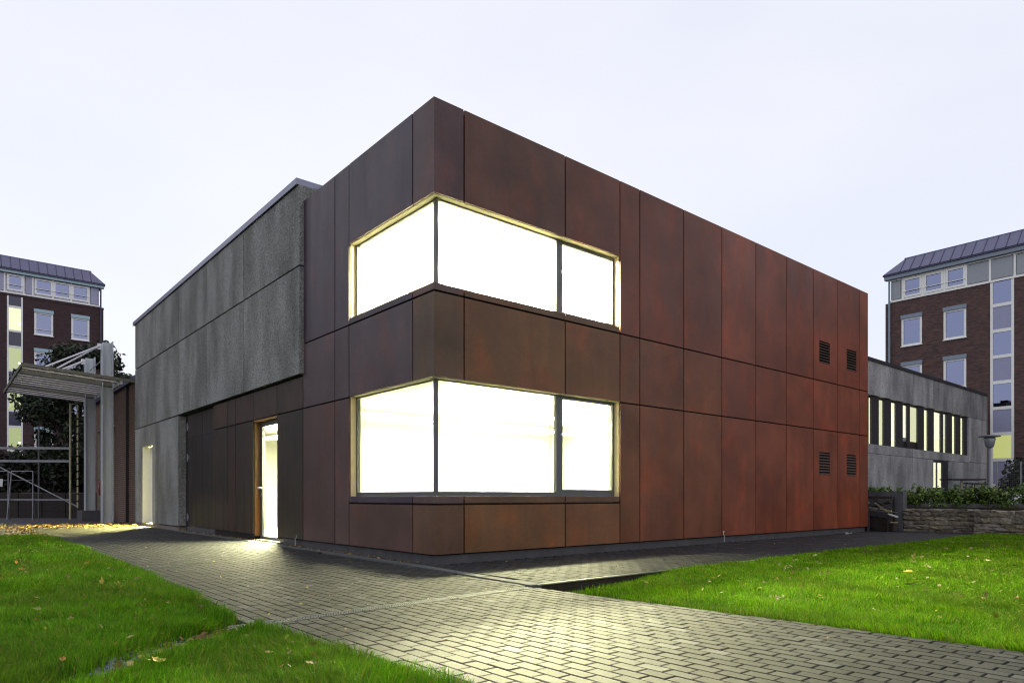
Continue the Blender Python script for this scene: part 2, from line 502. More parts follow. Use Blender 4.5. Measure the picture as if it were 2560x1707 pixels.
# ------------------------------------------------------------------ builders
class MB:
    def __init__(self):
        self.v = []; self.f = []
    def box(self, x0, x1, y0, y1, z0, z1):
        n = len(self.v)
        self.v += [(x0, y0, z0), (x1, y0, z0), (x1, y1, z0), (x0, y1, z0), (x0, y0, z1), (x1, y0, z1), (x1, y1, z1), (x0, y1, z1)]
        self.f += [(n, n+3, n+2, n+1), (n+4, n+5, n+6, n+7), (n, n+1, n+5, n+4), (n+1, n+2, n+6, n+5), (n+2, n+3, n+7, n+6), (n+3, n, n+4, n+7)]
        return self
    def poly(self, *pts):
        n = len(self.v)
        self.v += [tuple(p) for p in pts]
        self.f.append(tuple(range(n, n + len(pts))))
        return self
    def hexa(self, b, t_):
        n = len(self.v)
        self.v += [tuple(p) for p in b] + [tuple(p) for p in t_]
        self.f += [(n, n+3, n+2, n+1), (n+4, n+5, n+6, n+7), (n, n+1, n+5, n+4), (n+1, n+2, n+6, n+5), (n+2, n+3, n+7, n+6), (n+3, n, n+4, n+7)]
        return self
    def prism(self, poly, z0, z1):
        """poly counter-clockwise in plan"""
        n = len(self.v); k = len(poly)
        self.v += [(x, y, z0) for x, y in poly] + [(x, y, z1) for x, y in poly]
        self.f.append(tuple(range(n + k - 1, n - 1, -1)))
        self.f.append(tuple(range(n + k, n + 2 * k)))
        for i in range(k):
            j = (i + 1) % k
            self.f.append((n + i, n + j, n + k + j, n + k + i))
        return self
    def bar(self, p, q, w, h, up=(0, 0, 1)):
        """rectangular bar from p to q"""
        p = Vector(p); q = Vector(q); d = (q - p).normalized(); up = Vector(up)
        s = d.cross(up)
        if s.length < 1e-4:
            s = d.cross(Vector((1, 0, 0)))
        s.normalize(); u = s.cross(d)
        a = s * (w / 2); c = u * (h / 2)
        return self.hexa([p - a - c, p + a - c, p + a + c, p - a + c][::1], [q - a - c, q + a - c, q + a + c, q - a + c])
    def tube(self, p, q, r, n=10, r2=None):
        p = Vector(p); q = Vector(q); d = (q - p).normalized()
        s = d.cross(Vector((0, 0, 1)))
        if s.length < 1e-4:
            s = Vector((1, 0, 0))
        s.normalize(); u = s.cross(d)
        r2 = r if r2 is None else r2
        k = len(self.v)
        for (c, rr) in ((p, r), (q, r2)):
            for i in range(n):
                a = 2 * math.pi * i / n
                self.v.append(tuple(c + s * (math.cos(a) * rr) + u * (math.sin(a) * rr)))
        for i in range(n):
            j = (i + 1) % n
            self.f.append((k + i, k + j, k + n + j, k + n + i))
        self.f.append(tuple(range(k + n - 1, k - 1, -1)))
        self.f.append(tuple(range(k + n, k + 2 * n)))
        return self
    def lathe(self, prof, cx, cy, n=16):
        k = len(self.v); m_ = len(prof)
        for (r, z) in prof:
            for i in range(n):
                a = 2 * math.pi * i / n
                self.v.append((cx + r * math.cos(a), cy + r * math.sin(a), z))
        for j in range(m_ - 1):
            for i in range(n):
                i2 = (i + 1) % n
                self.f.append((k + j*n + i, k + j*n + i2, k + (j+1)*n + i2, k + (j+1)*n + i))
        self.f.append(tuple(range(k + n - 1, k - 1, -1)))
        self.f.append(tuple(range(k + (m_-1)*n, k + m_*n)))
        return self

def wloc(o):
    v = Vector((0, 0, 0))
    while o is not None:
        v = v + Vector(o.location); o = o.parent
    return v

def props(o, label=None, cat=None, group=None, kind=None):
    if label: o['label'] = label
    if cat: o['category'] = cat
    if group: o['group'] = group
    if kind: o['kind'] = kind
    return o

def thing(name, loc, label, cat, group=None):
    o = bpy.data.objects.new(name, None)
    COL.objects.link(o)
    o.location = loc
    o.empty_display_size = 0.2
    return props(o, label, cat, group)

def fixn(me):
    bm = bmesh.new(); bm.from_mesh(me)
    bmesh.ops.recalc_face_normals(bm, faces=bm.faces)
    bm.to_mesh(me); bm.free()

def build(name, mb, mat, parent=None, label=None, cat=None, group=None, kind=None, smooth=False, color=None, origin=None, bevel=0):
    base = wloc(parent) if parent is not None else Vector((0, 0, 0))
    org = Vector(origin) if origin is not None else (base if parent is not None else Vector(mb.v[0]) if False else base)
    me = bpy.data.meshes.new(name)
    me.from_pydata([tuple(Vector(p) - org) for p in mb.v], [], mb.f)
    fixn(me)
    me.materials.append(MATS[mat])
    if smooth:
        me.polygons.foreach_set('use_smooth', [True] * len(me.polygons))
    o = bpy.data.objects.new(name, me)
    COL.objects.link(o)
    if parent is not None:
        o.parent = parent
    o.location = org - base
    if color is not None:
        o.color = (*color, 1)
    if bevel:
        bv = o.modifiers.new('bevel', 'BEVEL'); bv.width = bevel; bv.segments = 2
    return props(o, label, cat, group, kind)

def bx(name, mat, dims, parent=None, **kw):
    return build(name, MB().box(*dims), mat, parent, **kw)

def mix(a, b, t):
    return tuple(a[i] + (b[i] - a[i]) * t for i in range(3))

# ================================================================== GROUND
gr = MB().poly((-400, -400, -0.32), (400, -400, -0.32), (400, 400, -0.32), (-400, 400, -0.32))
build('ground', gr, 'soil', kind='structure')
build('yard', MB().box(-40, 0.19, 13.6, 60, -0.3, -0.012), 'yard_asphalt', kind='structure')
build('yard', MB().box(-40, -8.0, 60, 90, -0.3, -0.012), 'yard_asphalt', kind='structure')

def lawn_left_edge(y):
    pts = [(-12, -3.45), (-5.3, -3.54), (-4.43, -3.62), (-3.2, -3.76), (-2.1, -3.74), (-0.47, -3.66), (1.56, -3.58), (5.4, -3.51), (10, -3.50), (13.6, -3.7)]
    for (a, xa), (b, xb) in zip(pts, pts[1:]):
        if a <= y <= b:
            return xa + (xb - xa) * (y - a) / (b - a)
    return -3.6
def lawn_right_edge(y):
    return -0.57 + (0.33 * min(1.0, (-2.87 - y) / 4.3) if y < -2.87 else 0)

def sstep(a, b, x):
    t_ = min(1.0, max(0.0, (x - a) / (b - a)))
    return t_ * t_ * (3 - 2 * t_)

def lawn_z_right(x, y):
    dip = 0.125 * (1 - sstep(0.6, 2.6, x)) * (1 - sstep(0.0, 1.0, -2.70 - y))
    return -0.012 - dip + 0.018 * mnoise.noise(Vector((x * 0.5, y * 0.5, 3.0)))
def lawn_z_left(x, y):
    d = abs((y + 2.99) - 0.9 * (x + 3.87))   # shallow trench that carries on from the drain
    tr = 0.06 * max(0.0, 1 - d / 0.30) if x < -3.7 and x > -5.6 else 0.0
    return 0.0 - tr + 0.02 * mnoise.noise(Vector((x * 0.7, y * 0.7, 9.0)))

def lawn_sheet(xs_of_row, ys, zf, name):
    mb = MB(); n = len(xs_of_row(ys[0])); rows = []
    for y in ys:
        row = []
        for x in xs_of_row(y):
            row.append(len(mb.v)); mb.v.append((x, y, zf(x, y)))
        rows.append(row)
    for a, b in zip(rows, rows[1:]):
        for i in range(n - 1):
            mb.f.append((a[i], a[i+1], b[i+1], b[i]))
    return build(name, mb, 'lawn_soil', kind='structure', smooth=True)

lawn_sheet(lambda y: [-30, -22, -16] + list(np.linspace(-12, lawn_left_edge(y), 60)), list(np.linspace(-14, 13.6, 120)), lawn_z_left, 'lawn')
lawn_sheet(lambda y: list(np.linspace(lawn_right_edge(y), 16.4, 90)) + [22, 30], list(np.linspace(-14, -2.70, 70)), lawn_z_right, 'lawn')

# ------------------------------------------------------------------ paving: bedding + blocks
bed = MB().prism([(-3.72, -12), (-0.235, -12), (-0.235, -7.2), (-0.57, -2.8), (-0.50, -2.672), (16.2, -2.672), (16.2, -0.005), (-0.005, -0.005), (-0.005, 4.0), (-0.16, 4.0), (-0.16, 18.9), (-0.16, 19.2), (-3.72, 19.2)], -0.28, -0.026)
paving = build('paving', bed, 'joint_sand', kind='structure', origin=(0, 0, 0))

PU, PV, GAP = 0.1068, 0.2008, 0.009
def kerb_x(y):         # centre line of the pale kerb strip beside the short front
    return -0.245 - 0.055 * (0.7 - y) if y < 0.7 else -0.245 + 0.004 * (y - 0.7)
def drain_y(x):        # centre line of the drainage channel across the path
    return -2.76 + 0.086 * (x + 0.6)
spots = []
iu0, iu1 = int(-3.9 / PU) - 1, int(16.3 / PU) + 2
for iu in range(iu0, iu1):
    xc = (iu + 0.5) * PU
    for iv in range(int(-12 / PV), int(18.8 / PV)):
        yc = (iv + (0.5 if iu % 2 else 0.0) + 0.25) * PV
        x0, x1, y0, y1 = xc - PU/2, xc + PU/2, yc - PV/2, yc + PV/2
        ok = False
        if y1 < 18.8 and (x1 < kerb_x(yc) - 0.085 or y1 < -2.72) and x0 < 0 and x1 > lawn_left_edge(yc) + 0.03 and not (y1 > 4.4 and x1 > -0.32):
            ok = True
            x0 = max(x0, lawn_left_edge(yc) - 0.02)
            if y1 < -2.6:
                x1 = min(x1, lawn_right_edge(yc) - 0.004)
                if x1 - x0 < 0.03: ok = False
            if -3.4 < y0 < -2.4 and abs(yc - drain_y(xc)) < 0.165:
                # clip at the channel
                dd = drain_y(xc)
                if yc > dd: y0 = max(y0, dd + 0.075)
                else: y1 = min(y1, dd - 0.075)
                if y1 - y0 < 0.03: ok = False
        elif x0 > kerb_x(yc) + 0.085 and y1 < -0.03 + 0.05 and y0 > -2.80 and x1 < 16.1:
            y0 = max(y0, -2.655); y1 = min(y1, -0.012)
            ok = y1 - y0 > 0.04
        if ok:
            spots.append(((x0 + x1) / 2, (y0 + y1) / 2, x1 - x0 - GAP, y1 - y0 - GAP))

def proj(x, y, z):
    d = np.array([x - CAM.x, y - CAM.y]); dep = d @ FWD
    return ((d @ RGT) / dep * 1700 + 1280, 1241 - (z - CAM.z) / dep * 1700, dep)
def inframe(x, y, z=0.0, m=0):
    px, py, dep = proj(x, y, z)
    return dep > 0.3 and -m < px < 2560 + m and -m < py < 1707 + m

def paver_verts(w, l, h=0.06, c=0.004):
    a, b = w / 2, l / 2
    top = [(-a+c, -b+c, 0), (a-c, -b+c, 0), (a-c, b-c, 0), (-a+c, b-c, 0)]
    mid = [(-a, -b, -c), (a, -b, -c), (a, b, -c), (-a, b, -c)]
    bot = [(-a, -b, -h), (a, -b, -h), (a, b, -h), (-a, b, -h)]
    v = top + mid + bot
    f = [(0, 1, 2, 3)]
    for i in range(4):
        j = (i + 1) % 4
        f.append((4+i, 4+j, j, i)); f.append((8+i, 8+j, 4+j, 4+i))
    return v, f
full_w, full_l = PU - GAP, PV - GAP
cand = sorted([s for s in spots if s[3] > full_l - 0.001 and s[2] > full_w - 0.001 and inframe(s[0], s[1], 0, -12) and s[0] < -0.2], key=lambda s: proj(s[0], s[1], 0)[2])
singles = set(cand[:300])
v_, f_ = paver_verts(full_w, full_l, 0.03)
pm = bpy.data.meshes.new('paver'); pm.from_pydata(v_, [], f_); fixn(pm); pm.materials.append(MATS['paver_single'])
for s in cand[:300]:
    o = bpy.data.objects.new('paver', pm); COL.objects.link(o); o.parent = paving
    o.location = (s[0], s[1], rnd.uniform(-0.0015, 0.002))
    o.rotation_euler = (rnd.uniform(-0.006, 0.006), rnd.uniform(-0.01, 0.01), rnd.uniform(-0.008, 0.008))
many = MB()
for s in spots:
    if s in singles: continue
    v_, f_ = paver_verts(s[2], s[3], 0.03)
    k = len(many.v); dz = rnd.uniform(-0.0015, 0.002); ta = rnd.uniform(-0.01, 0.01); tb = rnd.uniform(-0.006, 0.006)
    many.v += [(x + s[0], y + s[1], z + dz + x * ta + y * tb) for x, y, z in v_]
    many.f += [tuple(k + i for i in q) for q in f_]
build('pavers', many, 'paver_many', paving, kind='stuff')

# pale kerb strip: single kerb stones
kerb = thing('kerb', (-0.25, 0, 0), 'pale concrete kerb strip running along the short rust brown front', 'kerb')
y = -2.70
while y < 13.0:
    y2 = y + 0.998
    a0, a1 = kerb_x(y), kerb_x(y2)
    mb = MB().prism([(a0 - 0.078, y + 0.004), (a0 + 0.078, y + 0.004), (a1 + 0.078, y2 - 0.004), (a1 - 0.078, y2 - 0.004)], -0.05, 0.006 + rnd.uniform(-0.001, 0.001))
    build('kerb_stone', mb, 'kerb_concrete', kerb)
    y = y2 + 0.002

# drainage channel with grate
drain = thing('drainage_channel', (-2.2, -2.9, 0), 'narrow galvanised drainage channel crossing the block path', 'drain')
x = -3.92
def dseg(x0, x1, o0, o1, z0, z1, mb):
    return mb.hexa([(x0, drain_y(x0)+o0, z0), (x1, drain_y(x1)+o0, z0), (x1, drain_y(x1)+o1, z0), (x0, drain_y(x0)+o1, z0)],
                   [(x0, drain_y(x0)+o0, z1), (x1, drain_y(x1)+o0, z1), (x1, drain_y(x1)+o1, z1), (x0, drain_y(x0)+o1, z1)])
build('channel_bed', dseg(-3.9, -0.62, -0.05, 0.05, -0.016, -0.013, MB()), 'dark_opening', drain)
for o0, o1 in ((-0.068, -0.054), (0.054, 0.068)):
    build('channel_edge', dseg(-3.9, -0.62, o0, o1, -0.016, 0.005, MB()), 'drain_metal', drain)
while x < -0.66:
    x2 = min(x + 0.5, -0.62)
    g_ = MB()
    dseg(x + 0.003, x2 - 0.003, -0.052, -0.044, -0.010, 0.003, g_)
    dseg(x + 0.003, x2 - 0.003, -0.005, 0.005, -0.010, 0.0025, g_)
    dseg(x + 0.003, x2 - 0.003, 0.044, 0.052, -0.010, 0.003, g_)
    q = x + 0.012
    while q < x2 - 0.01:
        dseg(q, q + 0.009, -0.044, 0.044, -0.009, 0.002, g_)
        q += 0.0235
    build('grate', g_, 'drain_metal', drain)
    x = x2

# steel edging between the raised side path and the sunken corner of the lawn
edging = thing('edge_strip', (1.5, -2.68, 0), 'bright steel edging strip between the side path and the lawn', 'edging')
build('edging_plate', MB().box(-0.42, 6.0, -2.690, -2.678, -0.25, 0.006), 'soil', edging)
build('edging_cap', MB().box(-0.42, 6.0, -2.715, -2.692, -0.004, 0.012), 'edge_steel', edging)
build('edging_plate', MB().box(6.0, 16.0, -2.690, -2.678, -0.25, -0.004), 'soil', edging)

# gravel in the trench
gv = MB()
for _ in range(1500):
    t_ = rnd.uniform(0.40, 1.0)
    gx = -3.95 - t_ * 0.95 + rnd.gauss(0, 0.05); gy = -2.99 + 0.9 * (gx + 3.87) + rnd.gauss(0, 0.085)
    s = rnd.uniform(0.006, 0.02); z = lawn_z_left(gx, gy) + s * 0.4
    k = len(gv.v)
    gv.v += [(gx + s*rnd.uniform(.6, 1.3), gy, z), (gx - s*rnd.uniform(.6, 1.3), gy, z), (gx, gy + s, z), (gx, gy - s*rnd.uniform(.6, 1.2), z), (gx, gy, z + s*.7), (gx, gy, z - s)]
    gv.f += [(k, k+2, k+4), (k+2, k+1, k+4), (k+1, k+3, k+4), (k+3, k, k+4), (k+2, k, k+5), (k+1, k+2, k+5), (k+3, k+1, k+5), (k, k+3, k+5)]
build('gravel', gv, 'gravel_stone', label='pale gravel lying in the shallow trench through the lawn', cat='gravel', kind='stuff')

# ================================================================== RUST RED BUILDING
bld = thing('corten_building', (0, 0, 0), 'two storey rust red steel clad building with glowing corner windows', 'building')
G = 0.0135
RED0, RED1 = (0.098, 0.043, 0.030), (0.185, 0.043, 0.019)  # redder far end: street lamp light put into the panel colour
LEFT0, LEFT1 = (0.060, 0.044, 0.064), (0.060, 0.039, 0.057)  # bluish sky sheen on the short front put into the colour
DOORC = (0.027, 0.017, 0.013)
def jit(): return rnd.uniform(-0.0014, 0.0014)
def panel_r(u0, u1, z0, z1, hole=None, col=None, parent=bld):
    """cassette on the long front (faces -y)"""
    a, b, c, d = u0 + G, u1 - G, z0 + G, z1 - G
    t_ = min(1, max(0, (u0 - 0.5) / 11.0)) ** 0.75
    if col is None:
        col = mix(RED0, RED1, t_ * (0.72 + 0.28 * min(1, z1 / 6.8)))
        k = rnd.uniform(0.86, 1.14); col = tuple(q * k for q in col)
        if u0 < 6.1 and z1 < 5: col = mix(col, (0.150, 0.074, 0.030), 0.75 if u0 < 2 else 0.6 if u0 < 4 else 0.4 if u0 < 4.2 else 0.22)  # window glow put into the colour of the panels near the windows
    mb = MB()
    f0, f1, f2, f3 = -0.06 + jit(), -0.06 + jit(), -0.06 + jit(), -0.06 + jit()
    if hole is None:
        mb.hexa([(a, f0, c), (b, f1, c), (b, -0.02, c), (a, -0.02, c)], [(a, f2, d), (b, f3, d), (b, -0.02, d), (a, -0.02, d)])
    else:
        h0, h1, k0, k1 = hole
        F, B = -0.06, -0.02
        o = [(a, c), (b, c), (b, d), (a, d)]; i = [(h0, k0), (h1, k0), (h1, k1), (h0, k1)]
        for j in range(4):
            l = (j + 1) % 4
            mb.poly((o[j][0], F, o[j][1]), (o[l][0], F, o[l][1]), (i[l][0], F, i[l][1]), (i[j][0], F, i[j][1]))
            mb.poly((o[j][0], F, o[j][1]), (o[l][0], F, o[l][1]), (o[l][0], B, o[l][1]), (o[j][0], B, o[j][1]))
            mb.poly((i[j][0], F, i[j][1]), (i[l][0], F, i[l][1]), (i[l][0], B, i[l][1]), (i[j][0], B, i[j][1]))
        bm = bmesh.new()
        vs = [bm.verts.new(p) for p in mb.v]
        for q in mb.f: bm.faces.new([vs[x_] for x_ in q])
        bmesh.ops.remove_doubles(bm, verts=bm.verts, dist=1e-5)
        bm.verts.index_update()
        mb = MB(); mb.v = [tuple(v.co) for v in bm.verts]; mb.f = [tuple(v.index for v in q.verts) for q in bm.faces]
        bm.free()
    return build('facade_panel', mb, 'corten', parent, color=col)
def panel_l(v0, v1, z0, z1, col=None):
    a, b, c, d = v0 + G, v1 - G, z0 + G, z1 - G
    if col is None:
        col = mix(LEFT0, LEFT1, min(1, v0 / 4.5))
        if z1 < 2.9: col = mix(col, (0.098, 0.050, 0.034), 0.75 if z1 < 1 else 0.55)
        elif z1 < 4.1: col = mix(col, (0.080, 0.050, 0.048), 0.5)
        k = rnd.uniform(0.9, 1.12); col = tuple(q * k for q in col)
    f0, f1, f2, f3 = -0.06 + jit(), -0.06 + jit(), -0.06 + jit(), -0.06 + jit()
    mb = MB().hexa([(f0, a, c), (-0.02, a, c), (-0.02, b, c), (f1, b, c)], [(f2, a, d), (-0.02, a, d), (-0.02, b, d), (f3, b, d)])
    return build('facade_panel', mb, 'corten', bld, color=col)
def panel_corner(z0, z1):
    c, d = z0 + G, z1 - G
    mb = MB().prism([(-0.06, -0.06), (0.486 - G, -0.06), (0.486 - G, -0.02), (-0.02, -0.02), (-0.02, 0.523 - G), (-0.06, 0.523 - G)], c, d)
    col = mix(RED0, LEFT0, 0.5) if z1 > 5 else (0.105, 0.058, 0.038)  # lower corner pieces carry the painted window glow too
    return build('facade_panel', mb, 'corten', bld, color=tuple(q * rnd.uniform(0.92, 1.05) for q in col))

ZB, ZL, ZM, ZT = 0.135, 2.746, 4.018, 6.86
UR = [4.057, 4.63, 6.024, 7.405, 8.795, 10.19, 11.572, 12.959, 14.332, 14.87]
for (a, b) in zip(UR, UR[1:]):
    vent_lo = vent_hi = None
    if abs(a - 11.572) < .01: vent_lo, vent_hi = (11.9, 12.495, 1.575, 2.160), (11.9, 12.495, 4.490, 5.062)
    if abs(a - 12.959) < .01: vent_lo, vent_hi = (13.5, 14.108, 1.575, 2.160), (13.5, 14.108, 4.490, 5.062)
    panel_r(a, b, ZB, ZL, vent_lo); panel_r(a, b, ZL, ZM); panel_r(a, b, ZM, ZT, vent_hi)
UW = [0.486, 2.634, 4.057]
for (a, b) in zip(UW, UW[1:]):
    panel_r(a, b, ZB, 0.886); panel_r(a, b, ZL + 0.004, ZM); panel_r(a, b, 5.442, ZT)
VW = [0.523, 2.62]
for (a, b) in zip(VW, VW[1:]):
    panel_l(a, b, ZB, 0.886); panel_l(a, b, ZL + 0.004, ZM); panel_l(a, b, 5.442, ZT)
for z0, z1 in ((ZB, 0.886), (ZL + 0.004, ZM), (5.442, ZT)):
    panel_corner(z0, z1)
for (a, b) in ((2.62, 3.18), (3.18, 4.587)):
    panel_l(a, b, ZB, ZL); panel_l(a, b, ZL, ZM); panel_l(a, b, ZM, ZT)
# darker lining below the concrete hall
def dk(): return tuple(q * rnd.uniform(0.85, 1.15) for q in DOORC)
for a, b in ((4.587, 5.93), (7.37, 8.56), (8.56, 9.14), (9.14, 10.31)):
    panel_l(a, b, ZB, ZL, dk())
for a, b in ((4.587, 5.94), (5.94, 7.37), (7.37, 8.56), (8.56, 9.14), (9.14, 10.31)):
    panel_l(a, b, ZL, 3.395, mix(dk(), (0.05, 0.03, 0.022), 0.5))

# substructure walls behind the cassettes (openings left free)
sub = MB()
T0, T1 = -0.019, 0.14
for z0, z1 in ((0.14, 0.89), (2.80, 4.02), (5.49, 6.79)):
    sub.box(T0, 14.85, T0, T1, z0, z1)
    sub.box(T0, T1, T1 + .0005, 5.85, z0, z1)
for z0, z1 in ((0.891, 2.799), (4.021, 5.489)):
    sub.box(4.095, 14.85, T0, T1, z0, z1)
    sub.box(T0, T1, 2.665, 5.85, z0, z1)
sub.box(T0, T1, 7.39, 10.30, 0.0, 3.39)
sub.box(T0, T1, 5.851, 7.389, 2.79, 3.39)
sub.box(14.70, 14.85, T1 + .001, 12.0, 0.0, 6.79)
build('wall', sub, 'backing_black', bld)
build('roof', MB().box(0.15, 14.69, 0.15, 12.0, 6.30, 6.45), 'roof_felt', bld)
bx('plinth', 'plinth_grey', (0.0, 14.80, 0.0, 0.13, -0.25, 0.125), bld)
bx('plinth', 'plinth_grey', (0.0, 0.13, 0.1305, 5.75, -0.25, 0.125), bld)
bx('plinth', 'plinth_grey', (0.0, 0.13, 7.45, 13.0, -0.25, 0.125), bld)
bx('side_panel', 'corten', (14.851, 14.885, -0.055, 12.0, 0.14, 6.85), bld, color=RED1)

# sills, soffits and jamb linings of the two corner windows
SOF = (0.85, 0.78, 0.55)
def window_set(zs, zh, lower):
    zb = zs - 0.100
    sc_ = mix(RED0, (0.13, 0.085, 0.05), 0.5)
    for a, b in ((0.486, 2.634), (2.634, 4.045)):
        bx('sill_panel', 'corten', (a + G, b - G, -0.06, 0.079, zb, zs), bld, color=sc_)
    bx('sill_panel', 'corten', (-0.06, 0.079, 0.523 + G, 2.613, zb, zs), bld, color=LEFT0)
    build('sill_panel', MB().prism([(-0.06, -0.06), (0.486 - G, -0.06), (0.486 - G, 0.079), (0.079, 0.079), (0.079, 0.523 - G), (-0.06, 0.523 - G)], zb, zs), 'corten', bld, color=mix(sc_, LEFT0, .5))
    for a, b in ((0.486, 2.634), (2.634, 4.056)):
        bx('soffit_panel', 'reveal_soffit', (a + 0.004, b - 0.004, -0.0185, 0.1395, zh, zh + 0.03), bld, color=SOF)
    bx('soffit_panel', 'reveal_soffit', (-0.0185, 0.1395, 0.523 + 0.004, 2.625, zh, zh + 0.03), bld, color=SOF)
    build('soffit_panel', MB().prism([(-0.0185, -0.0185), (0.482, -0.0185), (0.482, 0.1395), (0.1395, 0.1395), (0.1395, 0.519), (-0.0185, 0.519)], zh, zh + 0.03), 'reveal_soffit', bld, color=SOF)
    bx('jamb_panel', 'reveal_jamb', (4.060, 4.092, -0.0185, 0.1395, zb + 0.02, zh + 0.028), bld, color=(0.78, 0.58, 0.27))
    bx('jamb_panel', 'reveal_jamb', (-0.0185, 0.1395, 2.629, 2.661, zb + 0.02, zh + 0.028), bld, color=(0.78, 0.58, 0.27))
    # frame (mesh of the fixed bars) with panes, posts and the opening sash as sub-parts
    F0, F1 = 0.081, 0.139
    bot = zs + 0.075 if lower else zs + 0.055
    fr = MB()
    fr.box(0.1150, 2.552, F0, F1, zs + 0.0005, bot); fr.box(0.1150, 2.552, F0, F1, zh - 0.022, zh - 0.0005)
    fr.box(F0, F1, 0.1700, 2.590, zs + 0.0005, bot); fr.box(F0, F1, 0.1700, 2.590, zh - 0.022, zh - 0.0005)
    fr.box(F0, F1, 2.5905, 2.6285, zs + 0.0005, zh - 0.0005)
    w = build('window', fr, 'frame_grey', bld)
    build('corner_post', MB().prism([(F0, F0), (0.1145, F0), (0.1145, 0.1695), (F0, 0.1695)], zs + 0.0005, zh - 0.0005), 'frame_grey', w)
    bx('mullion', 'frame_grey', (2.5525, 2.690, F0 - 0.004, F1, zs + 0.0005, zh - 0.0005), w)
    sh = MB()
    sh.box(2.6905, 4.058, F0, F1, zs + 0.0005, zs + (0.12 if lower else 0.075)); sh.box(2.6905, 4.058, F0, F1, zh - 0.062, zh - 0.0005)
    sh.box(4.003, 4.058, F0, F1, zs + (0.1205 if lower else 0.0755), zh - 0.0625); sh.box(2.6905, 2.708, F0, F1, zs + (0.1205 if lower else 0.0755), zh - 0.0625)
    build('sash', sh, 'frame_grey', w)
    bx('pane', 'clear_pane', (0.1155, 2.551, 0.104, 0.114, bot + .001, zh - 0.023), w)
    bx('pane', 'clear_pane', (2.7085, 4.0025, 0.104, 0.114, zs + 0.122, zh - 0.064), w)
    bx('pane', 'clear_pane', (0.104, 0.114, 0.1705, 2.5895, bot + .001, zh - 0.023), w)
    # thin edge seal lines that show beside the glass
    for q in (2.44, ):
        bx('glazing_bar', 'frame_grey', (q, q + 0.012, 0.116, 0.124, bot, zh - 0.03), w)
    bx('glazing_bar', 'frame_grey', (3.945, 3.957, 0.116, 0.124, zs + 0.123, zh - 0.066), w)
    bx('glazing_bar', 'frame_grey', (0.116, 0.124, 2.54, 2.552, bot, zh - 0.03), w)
window_set(1.003, 2.757, True)
window_set(4.135, 5.450, False)

# rooms behind the glass: shells with darkened walls and ceiling strip lights
def room(x0, x1, y0, y1, z0, z1, openings_r, openings_l, mat_floor='room_floor'):
    mb = MB(); th = 0.03
    mb.box(x0, x1, y0, y1, z1, z1 + th)                       # ceiling
    mb.box(x1, x1 + th, y0, y1, z0, z1); mb.box(x0, x1, y1, y1 + th, z0, z1)
    # lining of the long front
    for (a, b, c, d) in openings_r: mb.box(a, b, y0 - th, y0 - 0.0005, c, d)
    for (a, b, c, d) in openings_l: mb.box(x0 - th, x0 - 0.0005, a, b, c, d)
    build('room', mb, 'room_dimmed', bld)
    bx('room_floor', mat_floor, (x0, x1, y0, y1, z0 - 0.03, z0 - 0.0005), bld)
LI = 0.172
room(LI, 8.0, LI, 5.6, 0.16, 2.95, [(LI - .03, 8, 0.16, 1.0), (LI - .03, 8, 2.76, 2.95), (4.062, 8, 1.001, 2.759)], [(LI, 5.6, 0.16, 1.0), (LI, 5.6, 2.76, 2.95), (2.632, 5.6, 1.001, 2.759)])
room(LI, 8.0, LI, 5.6, 3.98, 5.86, [(LI - .03, 8, 3.98, 4.13), (LI - .03, 8, 5.453, 5.86), (4.062, 8, 4.131, 5.452)], [(LI, 5.6, 3.98, 4.13), (LI, 5.6, 5.453, 5.86), (2.632, 5.6, 4.131, 5.452)])
room(LI, 5.5, 5.66, 12.0, 0.10, 2.80, [(LI - .03, 5.5, 0.1, 2.8)], [(5.66, 6.02, 0.1, 2.8), (7.26, 12.0, 0.1, 2.8), (6.021, 7.259, 2.62, 2.8)])
for y, a, b in ((2.1, 1.75, 4.3), (2.1, 4.85, 7.4), (4.3, 1.5, 2.7), (4.3, 3.2, 6.45), (4.3, 6.95, 7.8)):
    bx('ceiling_light', 'strip_lower', (a, b, y - 0.15, y + 0.15, 2.62, 2.66), bld)
for y, a, b in ((1.45, 1.25, 3.7), (1.45, 4.15, 7.4), (3.8, 1.3, 2.35), (3.8, 2.85, 5.95), (3.8, 6.45, 7.8)):
    bx('ceiling_light', 'strip_upper', (a, b, y - 0.15, y + 0.15, 5.58, 5.62), bld)
bx('ceiling_light', 'strip_door', (1.0, 1.3, 6.3, 9.6, 2.52, 2.56), bld)

# vents: louvre slats in the holes
for (u0, u1, z0, z1) in ((11.9, 12.495, 1.575, 2.160), (11.9, 12.495, 4.490, 5.062), (13.5, 14.108, 1.575, 2.160), (13.5, 14.108, 4.490, 5.062)):
    vent = bx('vent', 'backing_black', (u0 + 0.001, u1 - 0.001, -0.0235, -0.0195, z0 + 0.001, z1 - 0.001), bld)
    n = 8; p = (z1 - z0) / n
    for i in range(n):
        za = z0 + p * (i + 0.12)
        mb = MB().hexa([(u0 + .002, -0.066, za), (u1 - .002, -0.066, za), (u1 - .002, -0.030, za + p * .50), (u0 + .002, -0.030, za + p * .50)],
                       [(u0 + .002, -0.066, za + 0.006), (u1 - .002, -0.066, za + 0.006), (u1 - .002, -0.030, za + p * .50 + .006), (u0 + .002, -0.030, za + p * .50 + .006)])
        build('slat', mb, 'corten', vent, color=(0.07, 0.042, 0.036))

